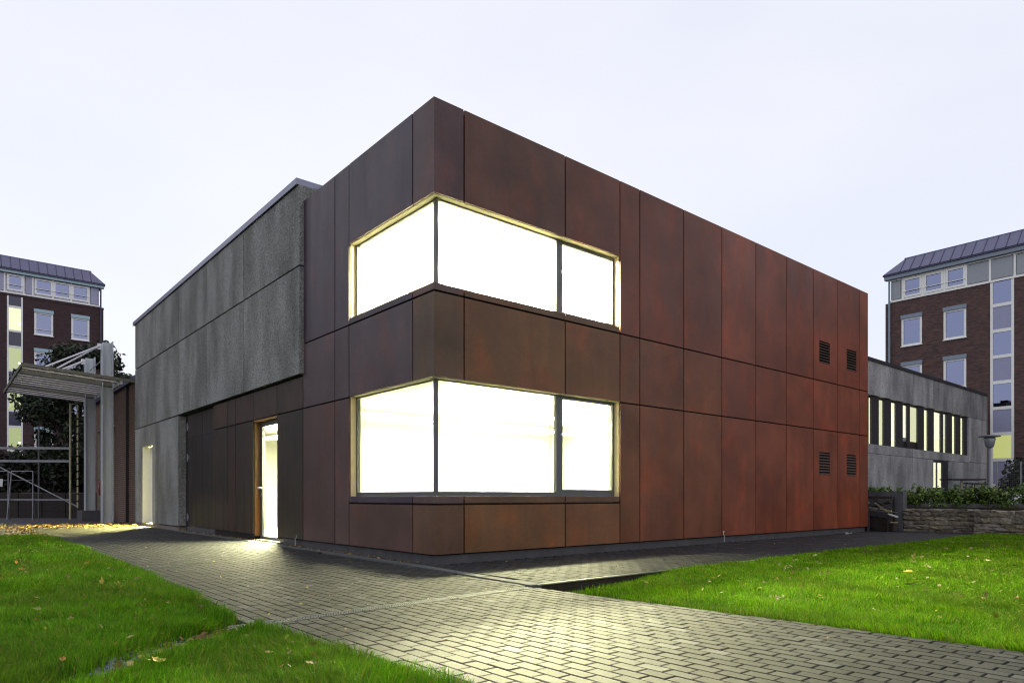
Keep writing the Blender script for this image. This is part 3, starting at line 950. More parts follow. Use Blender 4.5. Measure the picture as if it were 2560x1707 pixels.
# glazed entrance door on the short front, seen below the concrete hall
bx('jamb_panel', 'corten', (-0.020, 0.094, 7.352, 7.3755, 0.10, 2.74), bld, color=(0.16, 0.085, 0.026))
bx('soffit_panel', 'corten', (-0.055, 0.125, 5.94, 7.344, 2.705, 2.738), bld, color=(0.24, 0.13, 0.05))
bx('jamb_panel', 'corten', (-0.055, 0.125, 5.925, 5.939, 0.10, 2.74), bld, color=(0.10, 0.06, 0.04))
df = MB()
df.box(0.095, 0.145, 7.215, 7.344, 0.03, 2.70); df.box(0.095, 0.145, 5.945, 6.06, 0.03, 2.70); df.box(0.095, 0.145, 6.061, 7.2145, 2.60, 2.70); df.box(0.095, 0.145, 6.061, 7.2145, 0.03, 0.10)
door = build('door', df, 'frame_grey', bld)
bx('pane', 'clear_pane', (0.115, 0.125, 6.061, 7.2145, 0.101, 2.599), door)
hd = MB().tube((0.05, 7.27, 1.2), (0.094, 7.27, 1.2), 0.012).tube((0.05, 7.265, 1.2), (0.05, 7.14, 1.2), 0.012)
hd.lathe([(0.004, 1.172), (0.030, 1.178), (0.034, 1.2), (0.030, 1.222), (0.004, 1.228)], 0.04, 7.275, 12)
build('handle', hd, 'tube_white', door)
bx('lock_plate', 'tube_white', (0.088, 0.0945, 7.255, 7.285, 1.02, 1.10), door)
bx('threshold', 'plinth_grey', (-0.04, 0.16, 5.755, 7.445, -0.1, 0.028), bld)
# tall dark double leaf gate, set back, with hinges
gate = bx('door', 'corten', (0.05, 0.09, 11.635, 13.05, 0.10, 3.38), bld, color=(0.014, 0.011, 0.011), label='tall dark steel door leaf with three hinges')
bx('transom_panel', 'corten', (0.042, 0.0495, 11.64, 13.04, 2.72, 3.37), gate, color=(0.018, 0.014, 0.013))
for z in (0.40, 2.15, 3.05):
    build('hinge', MB().tube((0.035, 13.075, z - 0.11), (0.035, 13.075, z + 0.11), 0.016).box(0.038, 0.0495, 13.0, 13.072, z - .05, z + .05), 'tube_grey', gate)
g2 = bx('door', 'corten', (0.05, 0.09, 10.32, 11.625, 0.10, 3.38), bld, color=(0.018, 0.014, 0.014))
bx('transom_panel', 'corten', (0.042, 0.0495, 10.33, 11.62, 2.72, 3.37), g2, color=(0.022, 0.017, 0.016))
bx('door_frame', 'backing_black', (0.06, 0.10, 13.11, 13.32, 0.0, 3.39), bld)
bx('door_frame', 'backing_black', (0.10, 0.14, 10.305, 13.32, 0.0, 3.39), bld)

def tap(x, y, face, label):
    t_ = thing('tap', (x, y, 0.14), label, 'tap')
    d = Vector((0, -1, 0)) if face == 'y' else Vector((-1, 0, 0))
    p = Vector((x, y, 0.16))
    build('pipe', MB().tube(p, p + d * 0.09, 0.012, 8).tube(p + d * 0.08 + Vector((0, 0, 0.012)), p + d * 0.08 - Vector((0, 0, 0.14)), 0.011, 8), 'galvanised', t_)
    build('valve', MB().tube(p + d * 0.05, p + d * 0.05 + Vector((0, 0, 0.07)), 0.014, 8).box(*sorted((p.x - .03, p.x + .03)), p.y + d.y * .05 - .012 * 1, p.y + d.y * .05 + .012, p.z + .07, p.z + .09), 'tube_white', t_)
tap(7.47, 0.0, 'y', 'small metal water tap on the plinth of the long rust red front')
tap(0.0, 4.92, 'x', 'small metal water tap on the plinth right of the glazed door')

# ================================================================== CONCRETE HALL
hall = thing('concrete_hall', (-0.15, 4.55, 0), 'grey washed concrete hall with streaked panels overhanging the dark doors', 'building')
JG = 0.018
VC = [4.551, 7.726, 10.531, 13.317, 16.087, 19.03]
for (z0, z1) in ((5.556, 7.165), (3.405, 5.556)):
    for a, b in zip(VC, VC[1:]):
        e = rnd.uniform(-0.002, 0.002)
        bx('concrete_panel', 'washed_concrete', (-0.15 + e, 0.145, a + (0.026 if a > 5 else 0), b - 0.0, z0 + JG, z1 - JG), hall)
bx('concrete_panel', 'washed_concrete', (-0.149, 0.145, 13.335, 16.078, 0.13, 3.405 - JG), hall)
# lower left panel with the small lit door cut in
d0, d1, dz = 16.49, 17.97, 2.73
pn = MB().box(-0.151, 0.145, 16.10, d0, 0.10, 3.393).box(-0.151, 0.145, d1, 19.03, 0.10, 3.393).box(-0.151, 0.145, d0 + .0005, d1 - .0005, dz, 3.3925)
build('concrete_panel', pn, 'washed_concrete', hall)
for a, b in zip([4.60, 8.2, 11.8, 15.4], [8.2, 11.8, 15.4, 19.24]):
    mb = MB().box(-0.19, 0.30, a + .004, b - .004, 7.166, 7.29)
    if a > 4.59: build('coping', mb, 'coping_metal', hall)
build('coping', MB().box(0.301, 14.0, 4.60, 4.95, 7.166, 7.29), 'coping_metal', hall)
for a, b in ((0.16, 1.2), (1.215, 4.0), (4.015, 6.8), (6.815, 9.6), (9.615, 12.4)):
    bx('concrete_panel', 'washed_concrete', (a, b, 4.553, 4.80, 6.46, 7.165), hall)
bx('wall', 'backing_black', (0.146, 0.19, 4.81, 19.0, 3.40, 7.16), hall)
bx('roof', 'roof_felt', (0.195, 13.9, 4.96, 19.0, 6.95, 7.10), hall)
bx('rear_wall', 'washed_concrete', (0.16, 13.9, 19.005, 19.03, 0.0, 7.16), hall)
bx('footing', 'timber_grey', (-0.135, 0.145, 13.36, 19.02, -0.2, 0.095), hall)
# small lit door in the hall
sd = MB().box(0.10, 0.15, 16.50, 16.56, 0.10, 2.72).box(0.10, 0.15, 17.40, 17.46, 0.10, 2.72).box(0.10, 0.15, 16.561, 17.399, 2.66, 2.72)
sdo = build('door', sd, 'band_dark', hall)
bx('pane', 'clear_pane', (0.115, 0.125, 16.561, 17.399, 0.11, 2.659), sdo)
bx('reveal', 'reveal_white', (-0.13, 0.145, 17.965, 17.9695, 0.11, 2.728), hall)
bx('reveal', 'reveal_white', (0.10, 0.15, 17.461, 17.964, 0.11, 2.72), hall)
rm = MB().box(0.146, 2.6, 16.0, 18.6, 2.75, 2.78).box(2.6, 2.63, 16.0, 18.6, 0.1, 2.78).box(0.151, 2.6, 18.6, 18.63, 0.1, 2.78).box(0.151, 2.6, 15.97, 16.0, 0.1, 2.78).box(0.146, 2.6, 16.0, 18.6, 0.06, 0.095)
build('room', rm, 'room_dimmed', hall)
bx('ceiling_light', 'strip_hall', (0.7, 0.82, 17.2, 18.3, 2.62, 2.66), hall)
bx('ceiling_light', 'strip_hall', (0.9, 1.02, 16.05, 17.0, 2.62, 2.66), hall)  # second strip added to brighten the door reveal

# ================================================================== LOW BRICK ANNEX
annex = thing('brick_annex', (0.2, 19.2, 0), 'low dark brick annex with flat roof behind the steel canopy', 'building')
aw = MB().box(0.212, 6.0, 19.06, 24.7, -0.2, 5.40).box(0.212, 6.0, 25.4, 27.7, -0.2, 5.40).box(0.212, 6.0, 28.85, 31.0, -0.2, 5.40)
aw.box(0.213, 6.0, 24.7, 25.4, 4.02, 5.399).box(0.213, 6.0, 27.7, 28.85, 4.06, 5.399)
build('wall', aw, 'annex_mortar', annex)
bx('doorway', 'dark_opening', (0.36, 0.40, 24.7, 25.4, -0.1, 4.02), annex)
bx('doorway', 'dark_opening', (0.36, 0.40, 27.7, 28.85, -0.1, 4.06), annex)
bk = MB(); row = 0; z = 0.0
while z < 5.36:
    y = 19.08 - (0.125 if row % 2 else 0)
    while y < 31.0:
        a, b = max(y, 19.07), min(y + 0.238, 30.99)
        for (h0, h1, hz) in ((24.7, 25.4, 4.02), (27.7, 28.85, 4.06)):
            if z < hz:
                if a < h0 < b: b = h0
                if a < h1 < b: a = h1
                if a >= h0 and b <= h1: b = a
        if b - a > 0.03:
            bk.box(0.200 + rnd.uniform(-.002, .002), 0.2125, a, b, z, z + 0.070)
        y += 0.250
    z += 0.0835; row += 1
build('bricks', bk, 'annex_brick', annex, kind='stuff')
bx('roof', 'roof_felt', (0.15, 6.0, 19.06, 31.05, 5.401, 5.46), annex)
bx('roof_edge', 'zinc_dark', (0.02, 0.149, 19.06, 31.05, 5.36, 5.52), annex)
bx('downpipe', 'band_dark', (0.10, 0.19, 21.9, 22.0, -0.1, 5.36), annex)
bx('pier', 'annex_brick', (0.05, 0.199, 19.07, 19.9, -0.1, 5.36), annex)
ext = thing('fire_extinguisher', (0.1, 27.2, 1.2), 'small red fire extinguisher on the brick wall behind the canopy post', 'fire extinguisher')
build('body', MB().lathe([(0.05, 1.05), (0.09, 1.10), (0.09, 1.62), (0.05, 1.72), (0.02, 1.74)], 0.09, 27.2, 12), 'red_enamel', ext, smooth=True)
build('nozzle', MB().tube((0.09, 27.2, 1.74), (0.09, 27.2, 1.82), 0.02).tube((0.09, 27.2, 1.8), (0.0, 27.32, 1.72), 0.012), 'band_dark', ext)
bx('tag', 'paper_white', (-0.006, -0.001, 27.14, 27.26, 1.42, 1.52), ext)

# ================================================================== CANOPY
can = thing('entrance_canopy', (-0.67, 21.2, 0), 'slatted steel entrance canopy hung from two tall posts by white rods', 'canopy')
def column(y, ztop):
    w, d = 0.38, 0.36
    mb = MB()   # H section
    mb.box(-0.67 - d/2, -0.67 - d/2 + 0.028, y - w/2, y + w/2, -0.05, ztop - 0.10)
    mb.hexa([(-0.67 + d/2 - 0.028, y - w/2, -0.05), (-0.67 + d/2, y - w/2, -0.05), (-0.67 + d/2, y + w/2, -0.05), (-0.67 + d/2 - 0.028, y + w/2, -0.05)],
            [(-0.67 + d/2 - 0.028, y - w/2, ztop), (-0.67 + d/2, y - w/2, ztop), (-0.67 + d/2, y + w/2, ztop), (-0.67 + d/2 - 0.028, y + w/2, ztop)])
    mb.box(-0.67 - d/2 + 0.0285, -0.67 + d/2 - 0.0285, y - 0.012, y + 0.012, -0.05, ztop - 0.05)
    build('post', mb, 'column_steel', can)
column(21.2, 6.87); column(25.0, 6.87)
def cz(x): return 5.26 + (-0.45 - x) / 2.934 * 0.19
build('beam', MB().bar((-0.45, 19.74, 5.20), (-0.45, 27.8, 5.20), 0.08, 0.22), 'column_steel', can)
build('edge_beam', MB().bar((-3.40, 19.74, cz(-3.4)), (-3.40, 27.8, cz(-3.4)), 0.05, 0.13), 'slat_beam', can)
build('edge_beam', MB().bar((-3.37, 19.70, cz(-3.37)), (0.1, 19.70, cz(0.1)), 0.05, 0.10), 'slat_beam', can)
build('cross_beam', MB().bar((-3.36, 21.2, cz(-3.36) - 0.03), (-0.50, 21.2, cz(-.5) - 0.03), 0.16, 0.16), 'slat_beam', can)
build('cross_beam', MB().bar((-3.36, 25.0, cz(-3.36) - 0.03), (-0.50, 25.0, cz(-.5) - 0.03), 0.16, 0.16), 'slat_beam', can)
y = 20.02
while y < 27.7:
    if abs(y - 21.2) > 0.2 and abs(y - 25.0) > 0.2:
        build('slat', MB().bar((-3.36, y, cz(-3.36)), (-0.50, y, cz(-.5)), 0.36, 0.05), 'slat_wood', can)
    y += 0.56
for yy, xs in ((21.2, (-2.95, -2.55)), (25.0, (-2.95, -2.55))):
    bx('bracket', 'tube_white', (-0.98, -0.851, yy - 0.03, yy + 0.03, 6.54, 6.76), can)
    for i, xe in enumerate(xs):
        build('tie_rod', MB().tube((-0.93, yy + (i - .5) * 0.1, 6.66), (xe, yy + (i - .5) * 0.1, cz(xe) + 0.05), 0.032, 10), 'tube_white', can)
build('tie_rod', MB().tube((-0.66, 21.3, 6.35), (-0.66, 24.9, 6.3), 0.02, 8), 'tube_grey', can)
bx('foot_block', 'plinth_grey', (-1.05, -0.25, 24.3, 25.6, -0.1, 0.42), can)

# ================================================================== SCAFFOLD AND TRESTLES
scf = thing('scaffold_frame', (-2.0, 28.0, 0), 'galvanised scaffold frame with two ledgers and a diagonal brace', 'scaffold')
DX = np.array([0.763, -0.646])   # runs across the view
def sp(x, z): # point on the scaffold line
    t_ = (x + 1.1) / 0.763
    return (x, 27.1 - 0.646 * t_, z)
def slat(x): return (x, 27.1 - (x + 1.1) * 0.847, 0)
def P(x, z): return (x, 27.1 - (x + 1.1) * 0.847, z)
build('standard', MB().tube(P(-1.10, -0.02), P(-1.09, 5.1), 0.045, 10), 'pole_yellowed', scf)
build('standard', MB().tube(P(-0.845, -0.02), P(-0.845, 5.0), 0.024, 8), 'timber_dark', scf)
z = 0.5
while z < 4.9:
    build('rosette', MB().tube(P(-0.845, z), P(-0.845, z + 0.26), 0.038, 8), 'pole_yellowed', scf); z += 0.33
for zz in (3.13, 2.56):
    build('ledger', MB().bar(P(-5.2, zz + .02), P(-1.13, zz), 0.05, 0.10), 'tube_grey', scf)
build('ledger', MB().tube(P(-5.2, 0.86), P(-1.12, 0.85), 0.036, 8), 'tube_grey', scf)
build('brace', MB().tube(P(-4.6, 3.05), P(-0.86, 0.56), 0.03, 8), 'tube_grey', scf)
for xx in (-4.95, -2.55, -1.45):
    q = P(xx, 0); build('standard', MB().tube((q[0] + .5, q[1] + .8, -0.02), (q[0] + .5, q[1] + .8, 4.2), 0.035, 8), 'tube_dim', scf)
def trestle(x, label):
    t_ = thing('trestle', P(x, 0), label, 'trestle', 'steel trestles in front of the dark hedge')
    a = P(x - 0.35, 2.12); b = P(x + 0.37, 2.12)
    build('top_rail', MB().tube(a, b, 0.022, 8), 'tube_grey', t_)
    build('rail', MB().tube(P(x - 0.37, 1.72), P(x + 0.38, 1.72), 0.018, 8), 'tube_dim', t_)
    for p_, dx in ((a, -0.13), (b, 0.02)):
        for dy in (-0.22, 0.22):
            build('leg', MB().tube(p_, (p_[0] + dx + dy * .25, p_[1] + dy, -0.03), 0.022, 8), 'tube_grey' if dy < 0 else 'tube_dim', t_)
trestle(-2.72, 'bare steel trestle standing nearest the scaffold post')
trestle(-3.55, 'steel trestle with a white paper notice at the left picture edge')
sg = P(-3.42, 1.62)
sgt = build('notice', MB().bar((sg[0] - .12, sg[1] - .30, 1.45), (sg[0] - .10, sg[1] - .30, 1.78), 0.30, 0.006, up=(0.2, 1, 0)), 'paper_white', label='small white paper notice hanging on the trestle at far left', cat='notice')

# ================================================================== TREES AND HEDGES (leaf clusters)
def leaf_cloud(name, clumps, n, size, cols, parent=None, label=None, cat=None, flat=0.0, kind=None, group=None):
    """clumps: (x,y,z,rx,ry,rz,weight)"""
    cl = np.array(clumps, float)
    w = cl[:, 6] / cl[:, 6].sum()
    idx = rng.choice(len(cl), n, p=w)
    d = rng.normal(size=(n, 3)); d /= np.linalg.norm(d, axis=1)[:, None]
    r = rng.random(n) ** 0.45
    c = cl[idx, :3] + d * r[:, None] * cl[idx, 3:6]
    s = size * rng.uniform(0.6, 1.4, n)
    nrm = d * 0.6 + rng.normal(size=(n, 3)) * 0.6 + np.array([0, 0, 0.5]); nrm /= np.linalg.norm(nrm, axis=1)[:, None]
    a = np.cross(nrm, rng.normal(size=(n, 3))); a /= np.linalg.norm(a, axis=1)[:, None]
    b = np.cross(nrm, a)
    a *= (s * 0.5)[:, None]; b *= (s * 0.9)[:, None]
    v = np.empty((n, 4, 3))
    v[:, 0] = c - b; v[:, 1] = c + a * 0.9 + nrm * (s * .12)[:, None]; v[:, 2] = c + b; v[:, 3] = c - a * 0.9 + nrm * (s * .12)[:, None]
    base = wloc(parent) if parent is not None else Vector((0, 0, 0))
    v -= np.array(base)
    me = bpy.data.meshes.new(name)
    me.vertices.add(4 * n); me.vertices.foreach_set('co', v.reshape(-1))
    me.loops.add(4 * n); me.loops.foreach_set('vertex_index', np.arange(4 * n, dtype=np.int32))
    me.polygons.add(n); me.polygons.foreach_set('loop_start', np.arange(0, 4 * n, 4, dtype=np.int32))
    me.update(calc_edges=True)
    cols = np.array(cols); t_ = rng.random(n)[:, None]; pick = cols[rng.integers(0, len(cols), n)]
    colr = pick * (0.65 + 0.7 * t_)
    at = me.attributes.new('tint', 'FLOAT_COLOR', 'POINT')
    rgba = np.ones((n, 4, 4), np.float32); rgba[:, :, :3] = colr[:, None, :]
    at.data.foreach_set('color', rgba.reshape(-1))
    me.materials.append(MATS['foliage'])
    o = bpy.data.objects.new(name, me); COL.objects.link(o)
    if parent is not None: o.parent = parent
    return props(o, label, cat, group, kind)

def tree(x, y, h, crown, n, size, cols, label, trunk_r=0.22, zc=0.55, extra=[]):
    t_ = thing('tree', (x, y, 0), label, 'tree', None)
    mb = MB(); pts = [Vector((x, y, -0.1))]
    for i in range(1, 6):
        pts.append(Vector((x + rnd.uniform(-.15, .15), y + rnd.uniform(-.15, .15), h * 0.17 * i)))
    for i, (a, b) in enumerate(zip(pts, pts[1:])):
        mb.tube(a, b, trunk_r * (1 - i * .16), 10, trunk_r * (1 - (i + 1) * .16))
    build('trunk', mb, 'bark', t_, smooth=True)
    clumps = []
    for i in range(90):
        a = rnd.uniform(0, 2 * math.pi); rr = crown * math.sqrt(rnd.random()) * 0.95
        zz = h * rnd.uniform(0.22, 0.98)
        k = math.sqrt(max(0.1, 1 - ((zz / h - zc) / 0.55) ** 2))
        clumps.append((x + math.cos(a) * rr * k, y + math.sin(a) * rr * k, zz, rnd.uniform(.6, 1.3), rnd.uniform(.6, 1.3), rnd.uniform(.35, .8), rnd.uniform(.5, 1.5)))
    lim = MB()
    for c in clumps[:16]:
        p = pts[rnd.randint(2, 5)]; q = Vector(c[:3]); m_ = p.lerp(q, .55) + Vector((0, 0, -.15))
        lim.tube(p, m_, 0.05, 6, 0.03); lim.tube(m_, q, 0.03, 6, 0.01)
    build('limb', lim, 'bark', t_, smooth=True)
    clumps += extra
    leaf_cloud('crown', clumps, n, size, cols, t_)
    return t_
DARK = [(0.020, 0.034, 0.016), (0.014, 0.026, 0.016), (0.030, 0.042, 0.016), (0.018, 0.024, 0.020)]
tree(0.5, 36.8, 9.6, 2.7, 21000, 0.14, DARK, 'dark leafy tree behind the slatted canopy', extra=[(2.3, 34.8, 7.6, .7, .7, .35, 1.2), (2.9, 34.6, 6.9, .6, .6, .3, 1.2), (2.2, 34.4, 6.4, .9, .8, .4, 1.6), (3.2, 34.2, 5.9, .6, .6, .3, 1.2), (2.0, 35.4, 8.4, .6, .6, .3, .8)])
hc = [(x, 41.5 - (x + 4) * 0.8 + rnd.uniform(-.6, .6), rnd.uniform(0.3, 3.3), .9, .9, .9, 1) for x in np.linspace(-9, 2.2, 40) for _ in range(3)]
leaf_cloud('hedge', hc, 16000, 0.2, [(0.012, 0.018, 0.011), (0.018, 0.020, 0.013)], None, 'dark overgrown hedge behind the scaffold frame', 'hedge')
gw = thing('garden_wall', (-4, 33, 0), 'low dark brick wall behind the scaffold frame', 'wall')
mb = MB()
for k in range(9):
    xx = -8 + k * 1.0; mb_ = None
for k in range(12):
    x0 = -9.5 + k * 0.86; q0 = P(x0, 0); q1 = P(x0 + 0.83, 0); off = 3.0
    build('wall_bay', MB().hexa([(q0[0], q0[1] + off, -0.1), (q1[0], q1[1] + off, -0.1), (q1[0] + .15, q1[1] + off + .2, -0.1), (q0[0] + .15, q0[1] + off + .2, -0.1)],
                                [(q0[0], q0[1] + off, 1.15 + .05 * (k % 2)), (q1[0], q1[1] + off, 1.15 + .05 * (k % 2)), (q1[0] + .15, q1[1] + off + .2, 1.2), (q0[0] + .15, q0[1] + off + .2, 1.2)]), 'brick_near_black', gw)

# ================================================================== FAR BRICK BLOCKS
def far_window(blk, mk, a0, a1, z0, z1, blind, fm, pane='far_pane', rail=False, backing='band_dark', sill=True):
    """mk(a0,a1,d0,d1,z0,z1) -> box dims, d = depth from the facade, negative = proud"""
    fw = 0.13
    f = MB()
    for q in ((a0, a0 + fw, z0, z1), (a1 - fw, a1, z0, z1)):
        f.box(*mk(q[0], q[1], -0.02, 0.12, q[2], q[3]))
    f.box(*mk(a0 + fw, a1 - fw, -0.02, 0.12, z0, z0 + fw)); f.box(*mk(a0 + fw, a1 - fw, -0.02, 0.12, z1 - fw, z1))
    w = build('window', f, fm, blk)
    if backing == 'band_dark': backing = rnd.choice(['band_dark', 'band_dark', 'dark_opening', 'spandrel_dark', 'tube_dim'])
    build('pane', MB().box(*mk(a0 + fw, a1 - fw, 0.05, 0.06, z0 + fw, z1 - fw)), pane, w)
    build('room_backing', MB().box(*mk(a0 + .02, a1 - .02, 0.115 + .01, 0.15, z0 + .02, z1 - .02)), backing, w)
    if blind: build('blind_box', MB().box(*mk(a0 - 0.03, a1 + 0.03, -0.10, -0.02, z1 - 0.02, z1 + 0.23)), blind, w)
    if sill: build('sill', MB().box(*mk(a0 - 0.04, a1 + 0.04, -0.09, -0.021, z0 - 0.05, z0)), fm, w)
    if rail: build('rail', MB().box(*mk(a0, a1, -0.06, -0.03, z0 + 0.40, z0 + 0.44)), fm, w)
    return w

# --- left block, faces -y at y = 53.8
LBY = 53.81
lb = thing('brick_block', (4.5, LBY, 0), 'dark brick office block with violet seamed roof, behind the canopy on the left', 'building')
mkL = lambda a0, a1, d0, d1, z0, z1: (a0, a1, LBY + d0, LBY + d1, z0, z1)
wl = MB().box(*mkL(-26, 4.536, 0.13, 12, -0.1, 15.97))
build('wall_core', wl, 'brick_far_dark', lb)
def wall_skin(blk, mk, a0, a1, z0, z1, holes, mat):
    """front skin of the wall cut round its windows"""
    xs = sorted({a0, a1, *[q for h in holes for q in h[:2]]}); zs = sorted({z0, z1, *[q for h in holes for q in h[2:]]})
    mb = MB()
    for zA, zB in zip(zs, zs[1:]):
        run = None
        for xA, xB in zip(xs, xs[1:]):
            cx, cz_ = (xA + xB) / 2, (zA + zB) / 2
            solid = not any(h[0] < cx < h[1] and h[2] < cz_ < h[3] for h in holes)
            if solid:
                run = [xA, xB] if run is None else [run[0], xB]
            if (not solid or xB == xs[-1]) and run is not None:
                mb.box(*mk(run[0], run[1], 0, 0.1295, zA, zB)); run = None
    return build('wall', mb, mat, blk)
ST = 2.95
wins = []
for k in range(5):
    for (a0, a1) in ((0.02, 1.20), (2.376, 3.57), (-4.6, -3.4), (-7.2, -6.0)):
        wins.append((a0, a1, 13.18 - ST * k, 14.88 - ST * k))
strip = (-1.63, -0.68, 1.0, 15.85)
wall_skin(lb, mkL, -26, 4.536, -0.1, 15.97, wins + [strip], 'brick_far_dark')
for h in wins:
    far_window(lb, mkL, *h, 'pale_blue_paint', 'white_paint', rail=True)
# stair window strip: dark spandrels and lit panes
sf = MB()
sf.box(*mkL(-1.63, -1.53, -0.03, 0.12, 1.0, 15.85)); sf.box(*mkL(-0.78, -0.68, -0.03, 0.12, 1.0, 15.85))
for k in range(5):
    zt = 15.03 - ST * k
    for zz in (zt, zt - 1.80):
        sf.box(*mkL(-1.529, -0.781, -0.03, 0.12, zz - 0.07, zz + 0.07))
stw = build('window', sf, 'white_paint', lb)
for k in range(5):
    zt = 15.03 - ST * k
    build('spandrel', MB().box(*mkL(-1.529, -0.781, 0.0, 0.1, zt + 0.071, min(15.84, zt + ST - 1.80 - 0.071))), 'spandrel_dark', stw)
    build('pane', MB().box(*mkL(-1.529, -0.781, 0.03, 0.04, zt - 1.729, zt - 0.071)), 'lit_pane', stw)
    build('room_backing', MB().box(*mkL(-1.529, -0.781, 0.10, 0.12, zt - 1.729, zt - 0.071)), 'lit_room_pale' if k == 0 else 'lit_room_green', stw)
    build('bulb', MB().box(*mkL(-0.95, -0.83, 0.06, 0.09, zt - 1.25, zt - 1.12)), 'bulb', stw)
# attic band
for (a0, a1) in ((-0.75, -1.53), (0.135, 1.075), (1.328, 2.256), (2.497, 3.432)):
    a0, a1 = min(a0, a1), max(a0, a1)
    far_window(lb, mkL, a0 - 0.10, a1 + 0.10, 16.22, 17.42, None, 'white_paint', backing='paper_white' if a0 > 0 else 'band_dark', rail=True, sill=False)
for (a0, a1) in ((-0.504, -0.092), (3.659, 4.221), (-2.3, -1.77)):
    build('attic_panel', MB().box(*mkL(a0, a1, -0.01, 0.10, 16.15, 17.45)), 'spandrel_violet', lb)
build('attic_wall', MB().box(*mkL(-26, 4.25, 0.14, 8, 15.971, 17.46)), 'white_paint', lb)
build('attic_sill', MB().box(*mkL(-26, 4.27, -0.06, 0.13, 15.975, 16.09)), 'white_paint', lb)
for a in (-1.77, -0.63, -0.09 + .02, 1.20, 2.37, 3.55):
    build('attic_post', MB().box(*mkL(a - 0.05, a + 0.05, -0.015, 0.135, 16.10, 17.45)), 'white_paint', lb)
build('brick_course', MB().box(*mkL(-26, 4.56, -0.03, -0.001, 15.80, 15.965)), 'brick_far_dark', lb)
build('gutter', MB().box(*mkL(-26, 4.56, -0.22, 0.12, 17.47, 17.66)), 'pale_blue_paint', lb)
build('eave', MB().box(*mkL(-26, 4.62, -0.30, 0.3, 17.661, 17.76)), 'zinc_dark', lb)
def roof_bay(blk, pts_b, pts_t, mat='zinc'):
    b = [Vector(p) for p in pts_b]; t_ = [Vector(p) for p in pts_t]
    n = (b[1] - b[0]).cross(t_[0] - b[0]).normalized() * 0.04
    mb = MB().hexa([b[0], b[1], b[1] + n, b[0] + n], [t_[0], t_[1], t_[1] + n, t_[0] + n])
    return build('roof_panel', mb, mat, blk)
def seam(blk, p, q):
    return build('roof_seam', MB().bar(p, q, 0.05, 0.10), 'zinc_dark', blk)
yb, yt, zb_, zt_ = LBY - 0.26, LBY + 0.60, 17.765, 18.78
xs = [4.60] + [3.68 - 0.565 * i for i in range(0, 40)]
for i, (a, b) in enumerate(zip(xs, xs[1:])):
    ta = min(a, 3.72); tb = min(b, 3.72)
    if i == 0:
        roof_bay(lb, [(b + .02, yb, zb_), (4.60, yb, zb_)], [(b + .02, yt, zt_), (3.75, yt, zt_)])
    else:
        roof_bay(lb, [(b + .02, yb, zb_), (a - .02, yb, zb_)], [(b + .02, yt, zt_), (a - .02, yt, zt_)])
    seam(lb, (b, yb, zb_ + .02), (b, yt, zt_ + .02))
build('ridge_cap', MB().box(-26, 3.80, yt - 0.02, yt + 0.35, zt_ - 0.02, zt_ + 0.10), 'zinc', lb)
build('roof', MB().hexa([(-26, yb + .1, 17.762), (4.58, yb + .1, 17.762), (4.58, LBY + 11, 17.762), (-26, LBY + 11, 17.762)], [(-26, yt + .06, 18.74), (3.7, yt + .06, 18.74), (3.7, LBY + 10, 18.74), (-26, LBY + 10, 18.74)]), 'zinc_dark', lb)
build('downpipe', MB().tube((4.33, LBY - 0.12, 8.0), (4.33, LBY - 0.12, 17.5), 0.06, 8), 'zinc_dark', lb)

# --- right block, faces -x at x = 45.5
RBX = 45.53
rb = thing('brick_block', (RBX, 11.2, 0), 'red brown brick office block with white windows, behind the low concrete wing on the right', 'building')
mkR = lambda a0, a1, d0, d1, z0, z1: (RBX + d0, RBX + d1, a0, a1, z0, z1)
build('wall_core', MB().box(*mkR(-22, 11.208, 0.13, 12, 0, 14.56)), 'brick_far_warm', rb)
wins = []
SR = 3.25
for k in range(4):
    for (a0, a1) in ((8.877, 10.158), (6.273, 7.577), (1.0, 2.3), (-1.6, -0.3)):
        wins.append((a0, a1, 11.38 - SR * k, 13.30 - SR * k))
strip = (3.70, 4.95, 1.0, 14.55)
wall_skin(rb, mkR, -22, 11.208, 0, 14.56, wins + [strip], 'brick_far_warm')
for h in wins:
    far_window(rb, mkR, *h, 'grey_blue_paint', 'white_frame')
sf = MB()
sf.box(*mkR(3.70, 3.84, -0.03, 0.12, 1.0, 14.55)); sf.box(*mkR(4.81, 4.95, -0.03, 0.12, 1.0, 14.55))
for k in range(5):
    zt = 14.45 - SR * k
    for zz in (zt - 1.38, zt - SR + 0.25):
        sf.box(*mkR(3.841, 4.809, -0.03, 0.12, zz - 0.10, zz + 0.10))
stw = build('window', sf, 'white_frame', rb)
for k in range(4):
    zt = 14.45 - SR * k
    top = zt + 0.09 if k == 0 else zt + 0.149
    lit = k == 3
    build('pane', MB().box(*mkR(3.841, 4.809, 0.03, 0.04, zt - 1.279, top)), 'lit_pane' if lit else 'far_pane', stw)
    build('room_backing', MB().box(*mkR(3.841, 4.809, 0.10, 0.12, zt - 1.279, top)), 'lit_room_yellow' if lit else 'band_dark', stw)
    build('spandrel', MB().box(*mkR(3.841, 4.809, 0.0, 0.1, zt - SR + 0.351, zt - 1.481)), 'spandrel_violet', stw)
for (a0, a1) in ((9.003, 9.93), (7.709, 8.646), (6.429, 7.35)):
    far_window(rb, mkR, a0 - 0.11, a1 + 0.11, 14.76, 16.05, None, 'white_frame', rail=True, sill=False)
for (a0, a1) in ((10.223, 10.838), (5.037, 6.182), (3.768, 4.90), (2.4, 3.575), (1.1, 2.25), (-.2, .95)):
    build('attic_panel', MB().box(*mkR(a0, a1, -0.01, 0.10, 14.78, 16.0)), 'spandrel_grey', rb)
build('attic_wall', MB().box(*mkR(-22, 10.86, 0.14, 8, 14.561, 16.14)), 'white_frame', rb)
build('attic_sill', MB().box(*mkR(-22, 10.88, -0.06, 0.13, 14.57, 14.71)), 'white_frame', rb)
